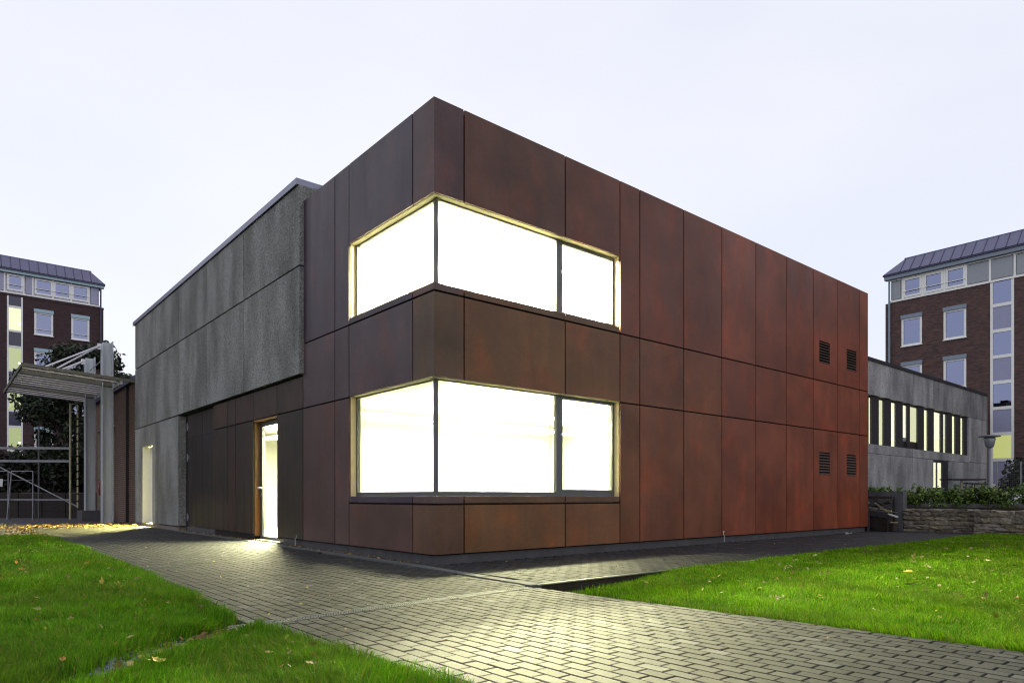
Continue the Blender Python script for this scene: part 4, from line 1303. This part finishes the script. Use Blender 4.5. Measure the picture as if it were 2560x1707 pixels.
build('attic_head', MB().box(*mkR(-22, 10.86, -0.03, 0.13, 16.055, 16.14)), 'white_frame', rb)
for a in (10.09, 8.825, 7.53, 6.30 - .03, 4.97, 3.67, 2.32, 1.02):
    build('attic_post', MB().box(*mkR(a - 0.06, a + 0.06, -0.015, 0.135, 14.72, 16.05)), 'white_frame', rb)
build('gutter', MB().box(*mkR(-22, 11.20, -0.25, 0.12, 16.16, 16.42)), 'grey_blue_paint', rb)
build('eave', MB().box(*mkR(-22, 11.27, -0.33, 0.3, 16.421, 16.50)), 'zinc_dark', rb)
xb, xt, zb_, zt_ = RBX - 0.30, RBX + 0.75, 16.505, 17.62
ys = [11.25] + [10.14 - 0.608 * i for i in range(0, 40)]
for i, (a, b) in enumerate(zip(ys, ys[1:])):
    if i == 0:
        roof_bay(rb, [(xb, 11.25, zb_), (xb, b + .02, zb_)], [(xt, 10.20, zt_), (xt, b + .02, zt_)])
    else:
        roof_bay(rb, [(xb, a - .02, zb_), (xb, b + .02, zb_)], [(xt, a - .02, zt_), (xt, b + .02, zt_)])
    seam(rb, (xb, b, zb_ + .02), (xt, b, zt_ + .02))
build('ridge_cap', MB().box(xt - 0.02, xt + 0.4, -14, 10.24, zt_ - 0.02, zt_ + 0.10), 'zinc', rb)
build('roof', MB().hexa([(xb + .12, -14, 16.502), (xb + .12, 11.2, 16.502), (RBX + 11, 11.2, 16.502), (RBX + 11, -14, 16.502)], [(xt + .07, -14, 17.57), (xt + .07, 10.15, 17.57), (RBX + 10, 10.15, 17.57), (RBX + 10, -14, 17.57)]), 'zinc_dark', rb)
build('downpipe', MB().tube((RBX - 0.10, 10.92, 0.5), (RBX - 0.10, 10.92, 16.2), 0.07, 8), 'grey_blue_paint', rb)

# ================================================================== LOW CONCRETE WING (right, behind)
terr = build('terrace', MB().box(16.35, 70, -16, 14, -0.3, 0.80), 'terrace_stone', kind='structure')
wing = thing('concrete_wing', (24, 4.6, 0.8), 'low grey concrete wing with a band of lit window slots', 'building')
VU = [18.5, 20.43, 23.22, 26.02, 28.81, 31.65, 34.47, 37.29, 40.16, 43.41]
for a, b in zip(VU, VU[1:]):
    last = b > 43
    bx('concrete_panel', 'washed_concrete_pale', (a + JG, b, 4.6, 4.85, 5.60 + JG, 7.14), wing)
    if last:
        bx('concrete_panel', 'washed_concrete_pale', (a + JG, b, 4.602, 4.85, 3.02, 5.60), wing)
        bx('concrete_panel', 'washed_concrete_pale', (a + JG, b, 4.6, 4.85, 0.8, 3.0), wing)
    else:
        bx('concrete_panel', 'washed_concrete_pale', (a + JG, b, 4.6, 4.85, 2.95 + JG, 3.38), wing)
        if abs(a - 34.47) > 0.1:
            bx('concrete_panel', 'washed_concrete_pale', (a + JG, b, 4.601, 4.85, 0.8, 2.95), wing)
band = bx('window_band', 'band_dark', (18.5, 40.15, 4.80, 4.86, 3.385, 5.605), wing)
slots = [(24.0, 24.6), (25.1, 25.6), (26.63, 26.93), (27.74, 28.32), (29.15, 29.74), (30.58, 31.14), (31.49, 32.54), (33.38, 33.95), (34.79, 35.84), (36.17, 36.72), (37.58, 38.16), (38.98, 39.5)]
edges = [18.5]
for i, (a, b) in enumerate(slots):
    bx('pane', 'lit_pane', (a, b, 4.71, 4.72, 3.42, 5.50), band)
    bx('room_backing', 'lit_room_soft' if i % 3 else 'lit_room_pale', (a, b, 4.76, 4.78, 3.42 + (0.5 if i == 5 else 0.35 if i == 6 else 0), 5.50), band)
    edges += [a, b]
edges.append(40.15)
for a, b in zip(edges[::2], edges[1::2]):
    bx('fin', 'band_dark', (a + .002, b - .002, 4.68, 4.795, 3.39, 5.60), band)
bx('coping', 'band_dark', (18.5, 43.5, 4.54, 4.95, 7.141, 7.28), wing)
bx('roof', 'roof_felt', (18.5, 43.4, 4.96, 12, 6.9, 7.1), wing)
bx('side_wall', 'washed_concrete_pale', (43.42, 43.6, 4.6, 11, 0.8, 7.13), wing)
dw = MB().box(34.49, 34.55, 4.66, 4.72, 0.8, 2.9).box(35.17, 35.24, 4.66, 4.72, 0.8, 2.9).box(35.97, 36.85, 4.66, 4.72, 0.8, 2.9).box(34.551, 35.169, 4.66, 4.72, 2.82, 2.9).box(35.241, 35.969, 4.66, 4.72, 2.82, 2.9)
dd = build('door', dw, 'band_dark', wing)
for a, b in ((34.551, 35.169), (35.241, 35.969)):
    bx('pane', 'lit_pane', (a, b, 4.68, 4.69, 0.82, 2.819), dd)
    bx('room_backing', 'lit_room_soft', (a, b, 4.73, 4.75, 0.82, 2.819), dd)
bx('concrete_panel', 'washed_concrete_pale', (36.91, 37.29, 4.601, 4.85, 0.8, 2.95), wing)

# ================================================================== RIGHT FOREGROUND: stone wall, concrete wall, hedge, timber, lamp, tables
cw = thing('concrete_wall', (15.9, -0.3, 0), 'short grey concrete retaining wall beside the end of the rust red front', 'wall')
bx('wall_panel', 'retaining_concrete', (15.85, 16.15, 0.06, 2.2, -0.2, 1.15), cw)
bx('wall_panel', 'retaining_concrete', (15.85, 16.15, -0.64, 0.05, -0.2, 1.148), cw)
bx('joint_strip', 'band_dark', (15.88, 16.12, 0.0502, 0.0598, -0.2, 1.14), cw)

sw = thing('stone_wall', (15.7, -2.5, 0), 'low dry stone retaining wall of rough pale blocks under the hedge', 'wall')
bx('wall_core', 'soil', (15.98, 16.34, -2.5, -0.65, -0.2, 0.56), sw)
bx('wall_core', 'soil', (15.72, 16.34, -8.0, -2.501, -0.2, 0.55), sw)
def stone_mesh(l, h, d, seed):
    bm = bmesh.new()
    bmesh.ops.create_cube(bm, size=1.0)
    bmesh.ops.subdivide_edges(bm, edges=bm.edges[:], cuts=2, use_grid_fill=True)
    for v in bm.verts:
        c = v.co.copy()
        r_ = max(abs(c.x), abs(c.y), abs(c.z))
        n = c.length
        k = 0.5 / n if n > 0 else 1
        v.co = c.lerp(c * k * 1.30, 0.32)
        nn = mnoise.noise(Vector((c.x * 2.3 + seed * 7.1, c.y * 2.3 + seed, c.z * 2.3)))
        v.co *= 1 + nn * 0.22
        v.co.x *= d; v.co.y *= l; v.co.z *= h
    me = bpy.data.meshes.new('stone')
    bm.to_mesh(me); bm.free()
    me.materials.append(MATS['rubble_stone'])
    return me
def stone_run(xf, y0, y1, ztop, seed):
    r2 = random.Random(seed); z = -0.05
    while z < ztop - 0.03:
        h = r2.uniform(0.085, 0.17)
        if z + h > ztop - 0.05: h = ztop - z
        y = y1
        while y > y0 + 0.02:
            l = r2.uniform(0.14, 0.46); l = min(l, y - y0)
            if y - y0 - l < 0.10: l = y - y0
            hh = h * r2.uniform(0.93, 1.0); d = 0.26
            me = stone_mesh(l * 1.03, hh * 1.04, d, r2.random() * 50)
            o = bpy.data.objects.new('stone', me); COL.objects.link(o); o.parent = sw
            o.location = Vector((xf + d / 2 + r2.uniform(-0.03, 0.02), y - l / 2, z + hh / 2)) - wloc(sw)
            o.rotation_euler = (r2.uniform(-.06, .06), r2.uniform(-.08, .08), r2.uniform(-.08, .08))
            k = r2.uniform(0.55, 1.35); tt = r2.random()
            c = mix((1.0, 0.98, 1.02), (1.05, 0.98, 0.80), tt)
            o.color = (c[0] * k, c[1] * k, c[2] * k, 1)
            y -= l
        z += h
stone_run(15.83, -2.50, -0.66, 0.655, 5)
stone_run(15.55, -5.2, -2.50, 0.635, 9)

HEDGE = [(0.100, 0.165, 0.026), (0.060, 0.120, 0.024), (0.150, 0.215, 0.030), (0.036, 0.066, 0.02)]
hc = []
for _ in range(230):
    yy = rnd.uniform(-6.2, 2.0)
    hc.append((rnd.uniform(16.25, 17.1), yy, rnd.uniform(0.72, 1.16) + 0.04 * math.sin(yy * 5), .20, .22, .17, 1))
for _ in range(46):
    yy = rnd.uniform(-6, 2)
    hc.append((rnd.uniform(16.3, 17.0), yy, 1.22 + rnd.uniform(-.06, .10), .07, .07, .14, .16))
leaf_cloud('hedge', hc, 19000, 0.055, HEDGE, None, 'clipped green hedge growing on top of the low stone wall', 'hedge')
bx('hedge_bed', 'soil', (16.16, 17.3, -8, 2.2, 0.5, 0.70), None, kind='structure')

rack = thing('timber_rack', (15.2, -0.2, 0), 'dark steel rack for scrap timber at the end of the rust red front', 'rack')
build('post', MB().box(15.16, 15.21, 0.03, 0.08, -0.02, 0.60), 'tube_dim', rack)
build('post', MB().box(15.16, 15.21, -0.50, -0.46, -0.02, 0.55), 'band_dark', rack)
build('post', MB().box(15.60, 15.65, -0.50, -0.45, -0.02, 1.0), 'band_dark', rack)
build('shelf', MB().hexa([(15.15, -0.58, 0.535), (15.7, -0.58, 0.535), (15.7, 0.4, 0.60), (15.15, 0.4, 0.60)], [(15.15, -0.58, 0.55), (15.7, -0.58, 0.55), (15.7, 0.4, 0.62), (15.15, 0.4, 0.62)]), 'tube_dim', rack)
def offcut(c, d, l, w, h, mat, label, roll=0.0):
    d = Vector(d).normalized(); c = Vector(c)
    up = Vector((math.sin(roll), 0.0, math.cos(roll)))
    build('timber_offcut', MB().bar(c - d * l / 2, c + d * l / 2, w, h, up=up), mat, origin=c, label=label, cat='timber', group='scrap timber on the rack')
offcut((15.30, -0.10, 0.975), (0.05, 1, 0.01), 0.95, 0.12, 0.075, 'timber_dark', 'dark thick beam lying level across the top of the timber heap')
offcut((15.25, -0.28, 0.80), (0.1, 1, 0.55), 0.62, 0.10, 0.03, 'timber_dark', 'dark board sloping down from the beam in the timber heap')
offcut((15.20, -0.05, 0.66), (0.2, 1, 0.12), 0.30, 0.16, 0.05, 'timber_grey', 'short brownish block lying at the left of the timber heap')
offcut((15.22, -0.24, 0.73), (0.1, 0.75, 0.55), 0.30, 0.12, 0.03, 'timber_grey', 'grey brown board leaning in the middle of the timber heap')
offcut((15.18, -0.36, 0.635), (0.1, 1, 0.25), 0.17, 0.06, 0.03, 'timber_yellow', 'small yellow stick on the shelf of the timber rack')
offcut((15.19, -0.50, 0.595), (0.1, 1, 0.05), 0.16, 0.06, 0.035, 'timber_yellow', 'short yellowish stick at the right end of the rack shelf')
offcut((15.15, -0.63, 0.465), (0.1, 1, 0.34), 0.27, 0.09, 0.035, 'timber_pale', 'pale white board end jutting out of the rack')
offcut((15.15, -0.66, 0.27), (0.0, 1, 0.0), 0.18, 0.05, 0.03, 'timber_yellow', 'thin yellow batten sticking out low under the rack')
offcut((15.45, -0.15, 0.75), (0.2, 1, -0.3), 0.7, 0.14, 0.05, 'timber_dark', 'dark plank at the back of the timber heap')
offcut((15.50, -0.05, 0.25), (0.1, 1, 0.1), 0.8, 0.22, 0.3, 'timber_dark', 'big dark log lying under the shelf of the rack')
offcut((15.42, -0.35, 0.13), (0.3, 1, 0.0), 0.6, 0.2, 0.22, 'timber_dark', 'dark stump lying on the paving under the rack')
offcut((15.16, 0.06, 0.84), (0.1, 1, 0.7), 0.16, 0.06, 0.03, 'timber_grey', 'small stub of wood at the left end of the heap')
ps = MB()
for _ in range(9):
    cx, cy = 12.75 + rnd.uniform(-.1, .1), -0.42 + rnd.uniform(-.08, .08)
    ps.poly(*[(cx + rnd.uniform(-.07, .07), cy + rnd.uniform(-.06, .06), 0.006 + rnd.uniform(0, .07)) for _ in range(3)])
build('paper_scrap', ps, 'paper_white', label='crumpled white paper scrap on the side path near the plinth', cat='litter')

lamp = thing('path_lamp', (29.85, 0.89, 0.8), 'grey post lamp with flat round hood beside the concrete wing', 'lamp post')
build('post', MB().tube((29.85, 0.89, 0.8), (29.85, 0.89, 3.15), 0.05, 10), 'lamp_grey', lamp)
build('lamp_head', MB().lathe([(0.05, 3.12), (0.16, 3.2), (0.23, 3.55), (0.20, 3.6)], 29.85, 0.89, 16), 'lamp_grey', lamp, smooth=True)
build('lamp_hood', MB().lathe([(0.18, 3.601), (0.40, 3.63), (0.42, 3.67), (0.05, 3.72)], 29.85, 0.89, 20), 'lamp_grey', lamp)

tb = thing('standing_table', (26.6, 1.0, 0.8), 'high dark standing table with one pale post, seen over the hedge', 'table')
build('table_top', MB().bar((26.1, 1.45, 1.71), (27.2, 0.53, 1.70), 0.75, 0.055), 'timber_dark', tb)
build('post', MB().tube((26.6, 1.02, 0.8), (26.6, 1.02, 1.68), 0.045, 10), 'pole_yellowed', tb)
bn = thing('folding_table', (27.0, 0.7, 0.8), 'folding beer table with crossed steel legs, right of the standing table', 'table')
build('table_top', MB().bar((26.69, 0.95, 1.55), (27.3, 0.44, 1.52), 0.5, 0.035), 'timber_dark', bn)
for (a, b) in (((26.74, 0.90), (26.94, 0.74)), ((27.02, 0.67), (27.25, 0.48))):
    l_ = MB()
    for q in (a, b): l_.tube((q[0], q[1], 0.8), (q[0], q[1], 1.53), 0.018, 6)
    l_.tube((a[0], a[1], 1.40), (b[0], b[1], 1.10), 0.014, 6).tube((a[0], a[1], 1.10), (b[0], b[1], 1.40), 0.014, 6).tube((a[0], a[1], 1.0), (b[0], b[1], 1.0), 0.014, 6)
    build('leg_frame', l_, 'timber_dark', bn)

fen = thing('mesh_fence', (34.0, 1.3, 0.8), 'tall steel mesh fence in front of dark shrubs at the right edge', 'fence')
for k in range(6):
    xx, yy = 33.67 + 0.88 * k * 1.0, 1.59 - 0.75 * k
    build('post', MB().tube((xx, yy, 0.8), (xx, yy, 2.7), 0.035, 8), 'tube_grey', fen)
    w_ = MB()
    if k < 5:
        for i in range(18):
            zz = 0.9 + i * 0.1; w_.tube((xx, yy, zz), (xx + .88, yy - .75, zz), 0.004, 4)
        for i in range(1, 12):
            t_ = i / 12; w_.tube((xx + .88 * t_, yy - .75 * t_, 0.85), (xx + .88 * t_, yy - .75 * t_, 2.65), 0.004, 4)
        build('mesh_panel', w_, 'tube_dim', fen)
low = bx('low_wall', 'white_paint', (31.5, 31.8, -4.0, 2.9, 0.79, 1.22), None, label='low white topped wall in front of the mesh fence', cat='wall')
sc_ = [(36.5 + 0.8 * k + rnd.uniform(-.3, .3), 1.4 - 0.75 * k + rnd.uniform(-.4, .4), 1.0 + rnd.uniform(0, 1.6), .7, .7, .6, 1) for k in range(9) for _ in range(5)]
leaf_cloud('shrub', sc_, 9000, 0.14, DARK, None, 'dark dense shrubs behind the mesh fence', 'shrub')

# ================================================================== GRASS
def inside_view(x, y, m=480):
    d0 = x - CAM.x; d1 = y - CAM.y
    dep = d0 * FWD[0] + d1 * FWD[1]; lat = d0 * RGT[0] + d1 * RGT[1]
    px = lat / np.maximum(dep, .05) * 1700 + 1280
    py = 1241 + 1700 / np.maximum(dep, .05)
    return (dep > 1.0) & (px > -m) & (px < 2560 + m) & (py < 1707 + 900), dep

def grass(name, xr, yr, mask, zf, dens0, h0, label, cols, hvar=0.35, far_k=1.2):
    P_, D_ = [], []
    step = 0.5
    for gx in np.arange(xr[0], xr[1], step):
        for gy in np.arange(yr[0], yr[1], step):
            ok, dep = inside_view(np.array([gx + .25]), np.array([gy + .25]), 800)
            if not ok[0]: continue
            dn = dens0 * min(1.0, (4.2 / max(dep[0], 4.2)) ** far_k)
            n = rng.poisson(dn * step * step)
            if n:
                P_.append(np.column_stack([gx + rng.random(n) * step, gy + rng.random(n) * step])); D_.append(np.full(n, dep[0]))
    p = np.vstack(P_); dep = np.concatenate(D_)
    ok, d2 = inside_view(p[:, 0], p[:, 1])
    keep = ok & mask(p)
    p, dep = p[keep], d2[keep]
    n = len(p)
    z = np.array([zf(a, b) for a, b in p])
    # tufts: height and lean vary smoothly
    f1 = np.array([mnoise.noise(Vector((a * 2.2, b * 2.2, 1.0))) for a, b in p])
    f2 = np.array([mnoise.noise(Vector((a * 5.5, b * 5.5, 4.0))) for a, b in p])
    f3 = np.array([mnoise.noise(Vector((a * 1.1, b * 1.1, 7.0))) for a, b in p])
    h = h0 * (1 + hvar * f1 + 0.35 * f2) * rng.uniform(0.55, 1.3, n)
    w = 0.0022 * np.clip(dep / 4.0, 1, 4.5) * rng.uniform(0.7, 1.4, n)
    ang = rng.uniform(0, 2 * np.pi, n)
    side = np.column_stack([np.cos(ang), np.sin(ang)])
    la = f2 * 3.0 + f3 * 3.5 + rng.normal(size=n) * 1.0 + 0.6
    lean = np.column_stack([np.cos(la), np.sin(la)]) * (h * rng.uniform(0.15, 0.95, n))[:, None]
    v = np.empty((n, 5, 3))
    v[:, 0, :2] = p - side * w[:, None]; v[:, 1, :2] = p + side * w[:, None]
    m_ = p + lean * 0.32
    v[:, 2, :2] = m_ - side * (w * .8)[:, None]; v[:, 3, :2] = m_ + side * (w * .8)[:, None]
    v[:, 4, :2] = p + lean
    v[:, 0, 2] = z - .006; v[:, 1, 2] = z - .006
    v[:, 2, 2] = z + h * .55; v[:, 3, 2] = z + h * .55
    v[:, 4, 2] = z + np.sqrt(np.maximum(h ** 2 - (lean ** 2).sum(1) * .6, (h * .3) ** 2))
    me = bpy.data.meshes.new(name)
    me.vertices.add(5 * n); me.vertices.foreach_set('co', v.reshape(-1))
    li = np.empty((n, 7), np.int32); b5 = np.arange(n, dtype=np.int32) * 5
    for j, k in enumerate((0, 1, 3, 2, 2, 3, 4)): li[:, j] = b5 + k
    me.loops.add(7 * n); me.loops.foreach_set('vertex_index', li.reshape(-1))
    ls = np.empty((n, 2), np.int32); ls[:, 0] = np.arange(n) * 7; ls[:, 1] = ls[:, 0] + 4
    me.polygons.add(2 * n); me.polygons.foreach_set('loop_start', ls.reshape(-1))
    me.update(calc_edges=True)
    cols = np.array(cols)
    t_ = np.clip(0.5 + 0.7 * f1 + rng.normal(size=n) * .34, 0, 1)[:, None]
    c = (cols[0] * (1 - t_) + cols[1] * t_) * rng.uniform(0.6, 1.45, (n, 1))
    f4 = np.clip(np.array([mnoise.noise(Vector((a * 0.8, b * 0.8, 21.0))) for a, b in p]) * 1.3, 0, .35)[:, None]
    c = c * (1 - f4) + np.array([0.075, 0.105, 0.012]) * f4 * rng.uniform(0.6, 1.4, (n, 1))
    dry = rng.random(n) < 0.06
    c[dry] = np.array(cols[2]) * rng.uniform(.7, 1.2, (dry.sum(), 1))
    rgba = np.ones((n, 5, 4), np.float32); rgba[:, :, :3] = c[:, None, :]
    at = me.attributes.new('tint', 'FLOAT_COLOR', 'POINT'); at.data.foreach_set('color', rgba.reshape(-1))
    me.materials.append(MATS['grass_blade'])
    o = bpy.data.objects.new(name, me); COL.objects.link(o)
    print(name, n)
    return props(o, label, 'grass', None, 'stuff')

lleft = np.vectorize(lawn_left_edge); lright = np.vectorize(lawn_right_edge)
def mask_left(p):
    e = lleft(p[:, 1]) + rng.normal(size=len(p)) * 0.018 + 0.015
    d = np.abs((p[:, 1] + 2.99) - 0.9 * (p[:, 0] + 3.87)) / 1.345
    trench = (p[:, 0] < -3.62) & (p[:, 0] > -5.05 + rng.normal(size=len(p)) * .12) & (d < 0.115 + rng.normal(size=len(p)) * 0.045)
    thin = rng.random(len(p)) < np.clip((12.9 - p[:, 1]) / 2.5, 0, 1)
    return (p[:, 0] < e) & ~trench & thin
def mask_right(p):
    e = lright(p[:, 1]) - np.abs(rng.normal(size=len(p))) * 0.01
    pit = (p[:, 0] < 0.55 + rng.normal(size=len(p)) * .3) & (p[:, 1] > -2.92 - 0.10 * rng.random(len(p)) - np.clip(0.25 - p[:, 0] * .25, 0, .25))
    pit |= (p[:, 0] < -0.1) & (p[:, 1] > -3.1)
    return (p[:, 0] > e) & (p[:, 1] < -2.72) & (p[:, 0] < 15.6) & ~pit
grass('grass', (-14, -3.3), (-9, 13), mask_left, lawn_z_left, 9500, 0.085, 'lush dark green grass on the near left lawn', [(0.036, 0.120, 0.002), (0.092, 0.222, 0.004), (0.19, 0.15, 0.04)])
grass('grass', (-0.7, 15.7), (-10.5, -2.6), mask_right, lawn_z_right, 9000, 0.058, 'short bright green grass on the right lawn', [(0.056, 0.158, 0.002), (0.140, 0.285, 0.004), (0.22, 0.18, 0.04)])

# ================================================================== FALLEN LEAVES
def leaf_mesh(seed):
    r2 = random.Random(seed); n = 11; pts = []
    for i in range(n):
        a = 2 * math.pi * i / n
        lobes = 1.0 if i % 2 == 0 else 0.62
        r_ = 0.5 * lobes * r2.uniform(0.8, 1.15) * (1.25 if i == 0 else 1.0)
        x_, y_ = r_ * math.cos(a), r_ * math.sin(a) * 0.8
        pts.append((x_, y_, 0.22 * (x_ * x_ + y_ * y_) * r2.uniform(.2, 1.8) + r2.uniform(0, .10)))
    v = [(0, 0, 0.0)] + pts + [(-0.45, 0.02, 0.02), (-0.95, 0.05, 0.10), (-0.95, 0.09, 0.10), (-0.45, 0.06, 0.02)]
    f = [(0, 1 + i, 1 + (i + 1) % n) for i in range(n)] + [(n + 1, n + 2, n + 3, n + 4)]
    me = bpy.data.meshes.new('fallen_leaf'); me.from_pydata(v, [], f); me.materials.append(MATS['fallen_leaf'])
    return me
LM = [leaf_mesh(i) for i in range(8)]
LC = {'yellow': (0.36, 0.29, 0.035), 'tan': (0.30, 0.20, 0.09), 'brown': (0.15, 0.085, 0.035), 'pale': (0.42, 0.36, 0.20), 'orange': (0.34, 0.17, 0.03)}
def put_leaf(x, y, z, s, cname, label, group, tilt=0.25, me=None):
    o = bpy.data.objects.new('fallen_leaf', me or rnd.choice(LM)); COL.objects.link(o)
    o.location = (x, y, z); o.scale = (s, s, s)
    o.rotation_euler = (rnd.gauss(0, tilt), rnd.gauss(0, tilt), rnd.uniform(0, 6.28))
    k = rnd.uniform(.75, 1.25); c = LC[cname]; o.color = (c[0]*k, c[1]*k, c[2]*k, 1)
    return props(o, label, 'leaf', group)
# on the paving
cnt = 0
while cnt < 85:
    t_ = rnd.random()
    if rnd.random() < 0.78:
        x, y = rnd.uniform(-3.5, -0.45), -8.0 + 17.0 * rnd.random() ** 0.8
        if y < -3 and rnd.random() < 0.6: continue
    else:
        x, y = rnd.uniform(-0.1, 11.5), rnd.uniform(-2.6, -0.15)
    if not inframe(x, y, 0, -8) or x < lawn_left_edge(y) + .08 or (y < -2.7 and x > lawn_right_edge(y) - .05): continue
    c = rnd.choice(['yellow', 'yellow', 'yellow', 'tan', 'pale'])
    lab = {'yellow': 'small yellow leaf fallen on the grey block paving', 'tan': 'small tan leaf fallen on the grey block paving', 'pale': 'small pale dry leaf fallen on the grey block paving'}[c]
    put_leaf(x, y, 0.006, rnd.uniform(0.018, 0.042), c, lab, c + ' leaves on the paving'); cnt += 1
# along the plinth and kerb
for _ in range(22):
    y = rnd.uniform(0.2, 13.0); put_leaf(rnd.uniform(-0.16, -0.03), y, 0.012, rnd.uniform(0.04, 0.075), rnd.choice(['tan', 'brown', 'pale']), 'dry leaf lodged between the kerb and the rust brown front', 'dry leaves along the kerb', 0.5)
# left lawn
cnt = 0
while cnt < 85:
    x, y = rnd.uniform(-9, -3.5), rnd.uniform(-6.5, 9)
    if not inframe(x, y, 0, -8) or x > lawn_left_edge(y) - .03: continue
    c = rnd.choice(['tan', 'brown', 'yellow', 'orange', 'tan'])
    put_leaf(x, y, lawn_z_left(x, y) + rnd.uniform(0.05, 0.075), rnd.uniform(0.035, 0.085), c, {'tan': 'tan dry leaf caught in the grass of the left lawn', 'brown': 'brown curled leaf caught in the grass of the left lawn', 'yellow': 'yellow leaf caught in the grass of the left lawn', 'orange': 'orange leaf caught in the grass of the left lawn'}[c], c + ' leaves on the left lawn', 0.6); cnt += 1
for _ in range(22):
    t_ = rnd.random(); x = -3.80 - 1.0 * t_ + rnd.gauss(0, .05); y = -2.99 + 0.9 * (x + 3.87) + rnd.gauss(0, .09)
    put_leaf(x, y, lawn_z_left(x, y) + 0.02, rnd.uniform(0.06, 0.11), rnd.choice(['brown', 'tan', 'brown']), 'brown leaf lying in the gravel trench across the left lawn', 'brown leaves in the trench', 0.5)
put_leaf(-4.52, -3.55, lawn_z_left(-4.5, -3.55) + 0.035, 0.13, 'yellow', 'large bright yellow leaf lying on the pale gravel of the trench', None, 0.1)
# right lawn
cnt = 0
while cnt < 84:
    x, y = rnd.uniform(0.3, 12), rnd.uniform(-8.0, -3.0)
    if not inframe(x, y, 0, -8) or x < lawn_right_edge(y) + .05: continue
    c = rnd.choice(['tan', 'brown', 'yellow', 'pale', 'tan'])
    put_leaf(x, y, lawn_z_right(x, y) + rnd.uniform(0.035, 0.055), rnd.uniform(0.05, 0.085), c, {'tan': 'tan dry leaf in the bright grass of the right lawn', 'brown': 'brown curled leaf in the bright grass of the right lawn', 'yellow': 'yellow leaf in the bright grass of the right lawn', 'pale': 'pale dry leaf in the bright grass of the right lawn'}[c], c + ' leaves on the right lawn', 0.5); cnt += 1
put_leaf(3.80, -5.05, 0.05, 0.125, 'yellow', 'large yellow leaf on the right lawn, middle of the three big ones', None, 0.35)
put_leaf(2.43, -5.55, 0.05, 0.125, 'pale', 'large pale yellow leaf on the right lawn, nearest of the three big ones', None, 0.35)
put_leaf(5.89, -4.37, 0.08, 0.13, 'yellow', 'large yellow leaf standing upright on the right lawn', None, 0.9)
# carpet of leaves far left
def litter(name, n, fx, size, label, dull=(.25, .25, .2, .15, .15)):
    p = np.array([fx() for _ in range(n)])
    s = size * rng.uniform(.6, 1.4, n); a = rng.uniform(0, 6.28, n)
    ux = np.column_stack([np.cos(a), np.sin(a), rng.normal(size=n) * .35]); vx = np.column_stack([-np.sin(a), np.cos(a), rng.normal(size=n) * .35])
    v = np.empty((n, 4, 3)); v[:, 0] = p - ux * s[:, None] * .6; v[:, 1] = p + vx * s[:, None] * .4; v[:, 2] = p + ux * s[:, None] * .6; v[:, 3] = p - vx * s[:, None] * .4
    me = bpy.data.meshes.new(name)
    me.vertices.add(4 * n); me.vertices.foreach_set('co', v.reshape(-1))
    me.loops.add(4 * n); me.loops.foreach_set('vertex_index', np.arange(4 * n, dtype=np.int32))
    me.polygons.add(n); me.polygons.foreach_set('loop_start', np.arange(0, 4 * n, 4, dtype=np.int32))
    me.update(calc_edges=True)
    c = np.array(list(LC.values()))[rng.choice(5, n, p=dull)] * rng.uniform(.4, 1.1, (n, 1))
    rgba = np.ones((n, 4, 4), np.float32); rgba[:, :, :3] = c[:, None, :]
    at = me.attributes.new('tint', 'FLOAT_COLOR', 'POINT'); at.data.foreach_set('color', rgba.reshape(-1))
    me.materials.append(MATS['litter'])
    o = bpy.data.objects.new(name, me); COL.objects.link(o)
    return props(o, label, 'leaves', None, 'stuff')
def fx1():
    x = rnd.uniform(-9, -0.3)
    y = 17.9 + (rnd.gauss(0, .9) if x > -3.4 else rnd.uniform(-5.5, 3.5)) + (1.0 if x > -3.4 else 0)
    return (x, y, 0.012 + rnd.random() * .03)
litter('leaf_litter', 3300, fx1, 0.07, 'carpet of brown and yellow leaves at the far end of the left path', (.10, .28, .44, .06, .12))
def fx2():
    y = rnd.uniform(0.4, 13.2); return (-0.10 + rnd.gauss(0, .045), y, 0.004 + rnd.random() * .012)
litter('leaf_litter', 700, fx2, 0.03, 'crumbs of dry leaves along the foot of the rust brown front')

def fx3():
    while True:
        x, y = rnd.uniform(0.2, 13), rnd.uniform(-8.5, -2.9)
        if x > lawn_right_edge(y) + .03 and inframe(x, y, 0, 0): return (x, y, lawn_z_right(x, y) + rnd.uniform(.03, .055))
litter('leaf_litter', 420, fx3, 0.035, 'scattered small leaf scraps caught in the grass of the right lawn')
def fx4():
    while True:
        x, y = rnd.uniform(-10, -3.55), rnd.uniform(-6, 12)
        if x < lawn_left_edge(y) and inframe(x, y, 0, 0): return (x, y, lawn_z_left(x, y) + rnd.uniform(.03, .075))
litter('leaf_litter', 420, fx4, 0.035, 'scattered small leaf scraps caught in the grass of the left lawn')
def fx5():
    while True:
        if rnd.random() < .75: x, y = rnd.uniform(-3.6, -0.4), rnd.uniform(-3.2, 13)
        else: x, y = rnd.uniform(-.1, 13), rnd.uniform(-2.6, -.1)
        if x > lawn_left_edge(y) + .05 and inframe(x, y, 0, 0): return (x, y, 0.006 + rnd.random() * .008)
litter('leaf_litter', 520, fx5, 0.016, 'tiny yellow leaf scraps scattered over the grey block paving')
def fx6():
    t_ = rnd.random(); x = -3.78 - 0.9 * t_ + rnd.gauss(0, .07); y = -2.99 + 0.9 * (x + 3.87) + rnd.gauss(0, .10)
    return (x, y, lawn_z_left(x, y) + rnd.uniform(0, .03))
litter('leaf_litter', 260, fx6, 0.045, 'brown leaf scraps lying along the trench through the left lawn')
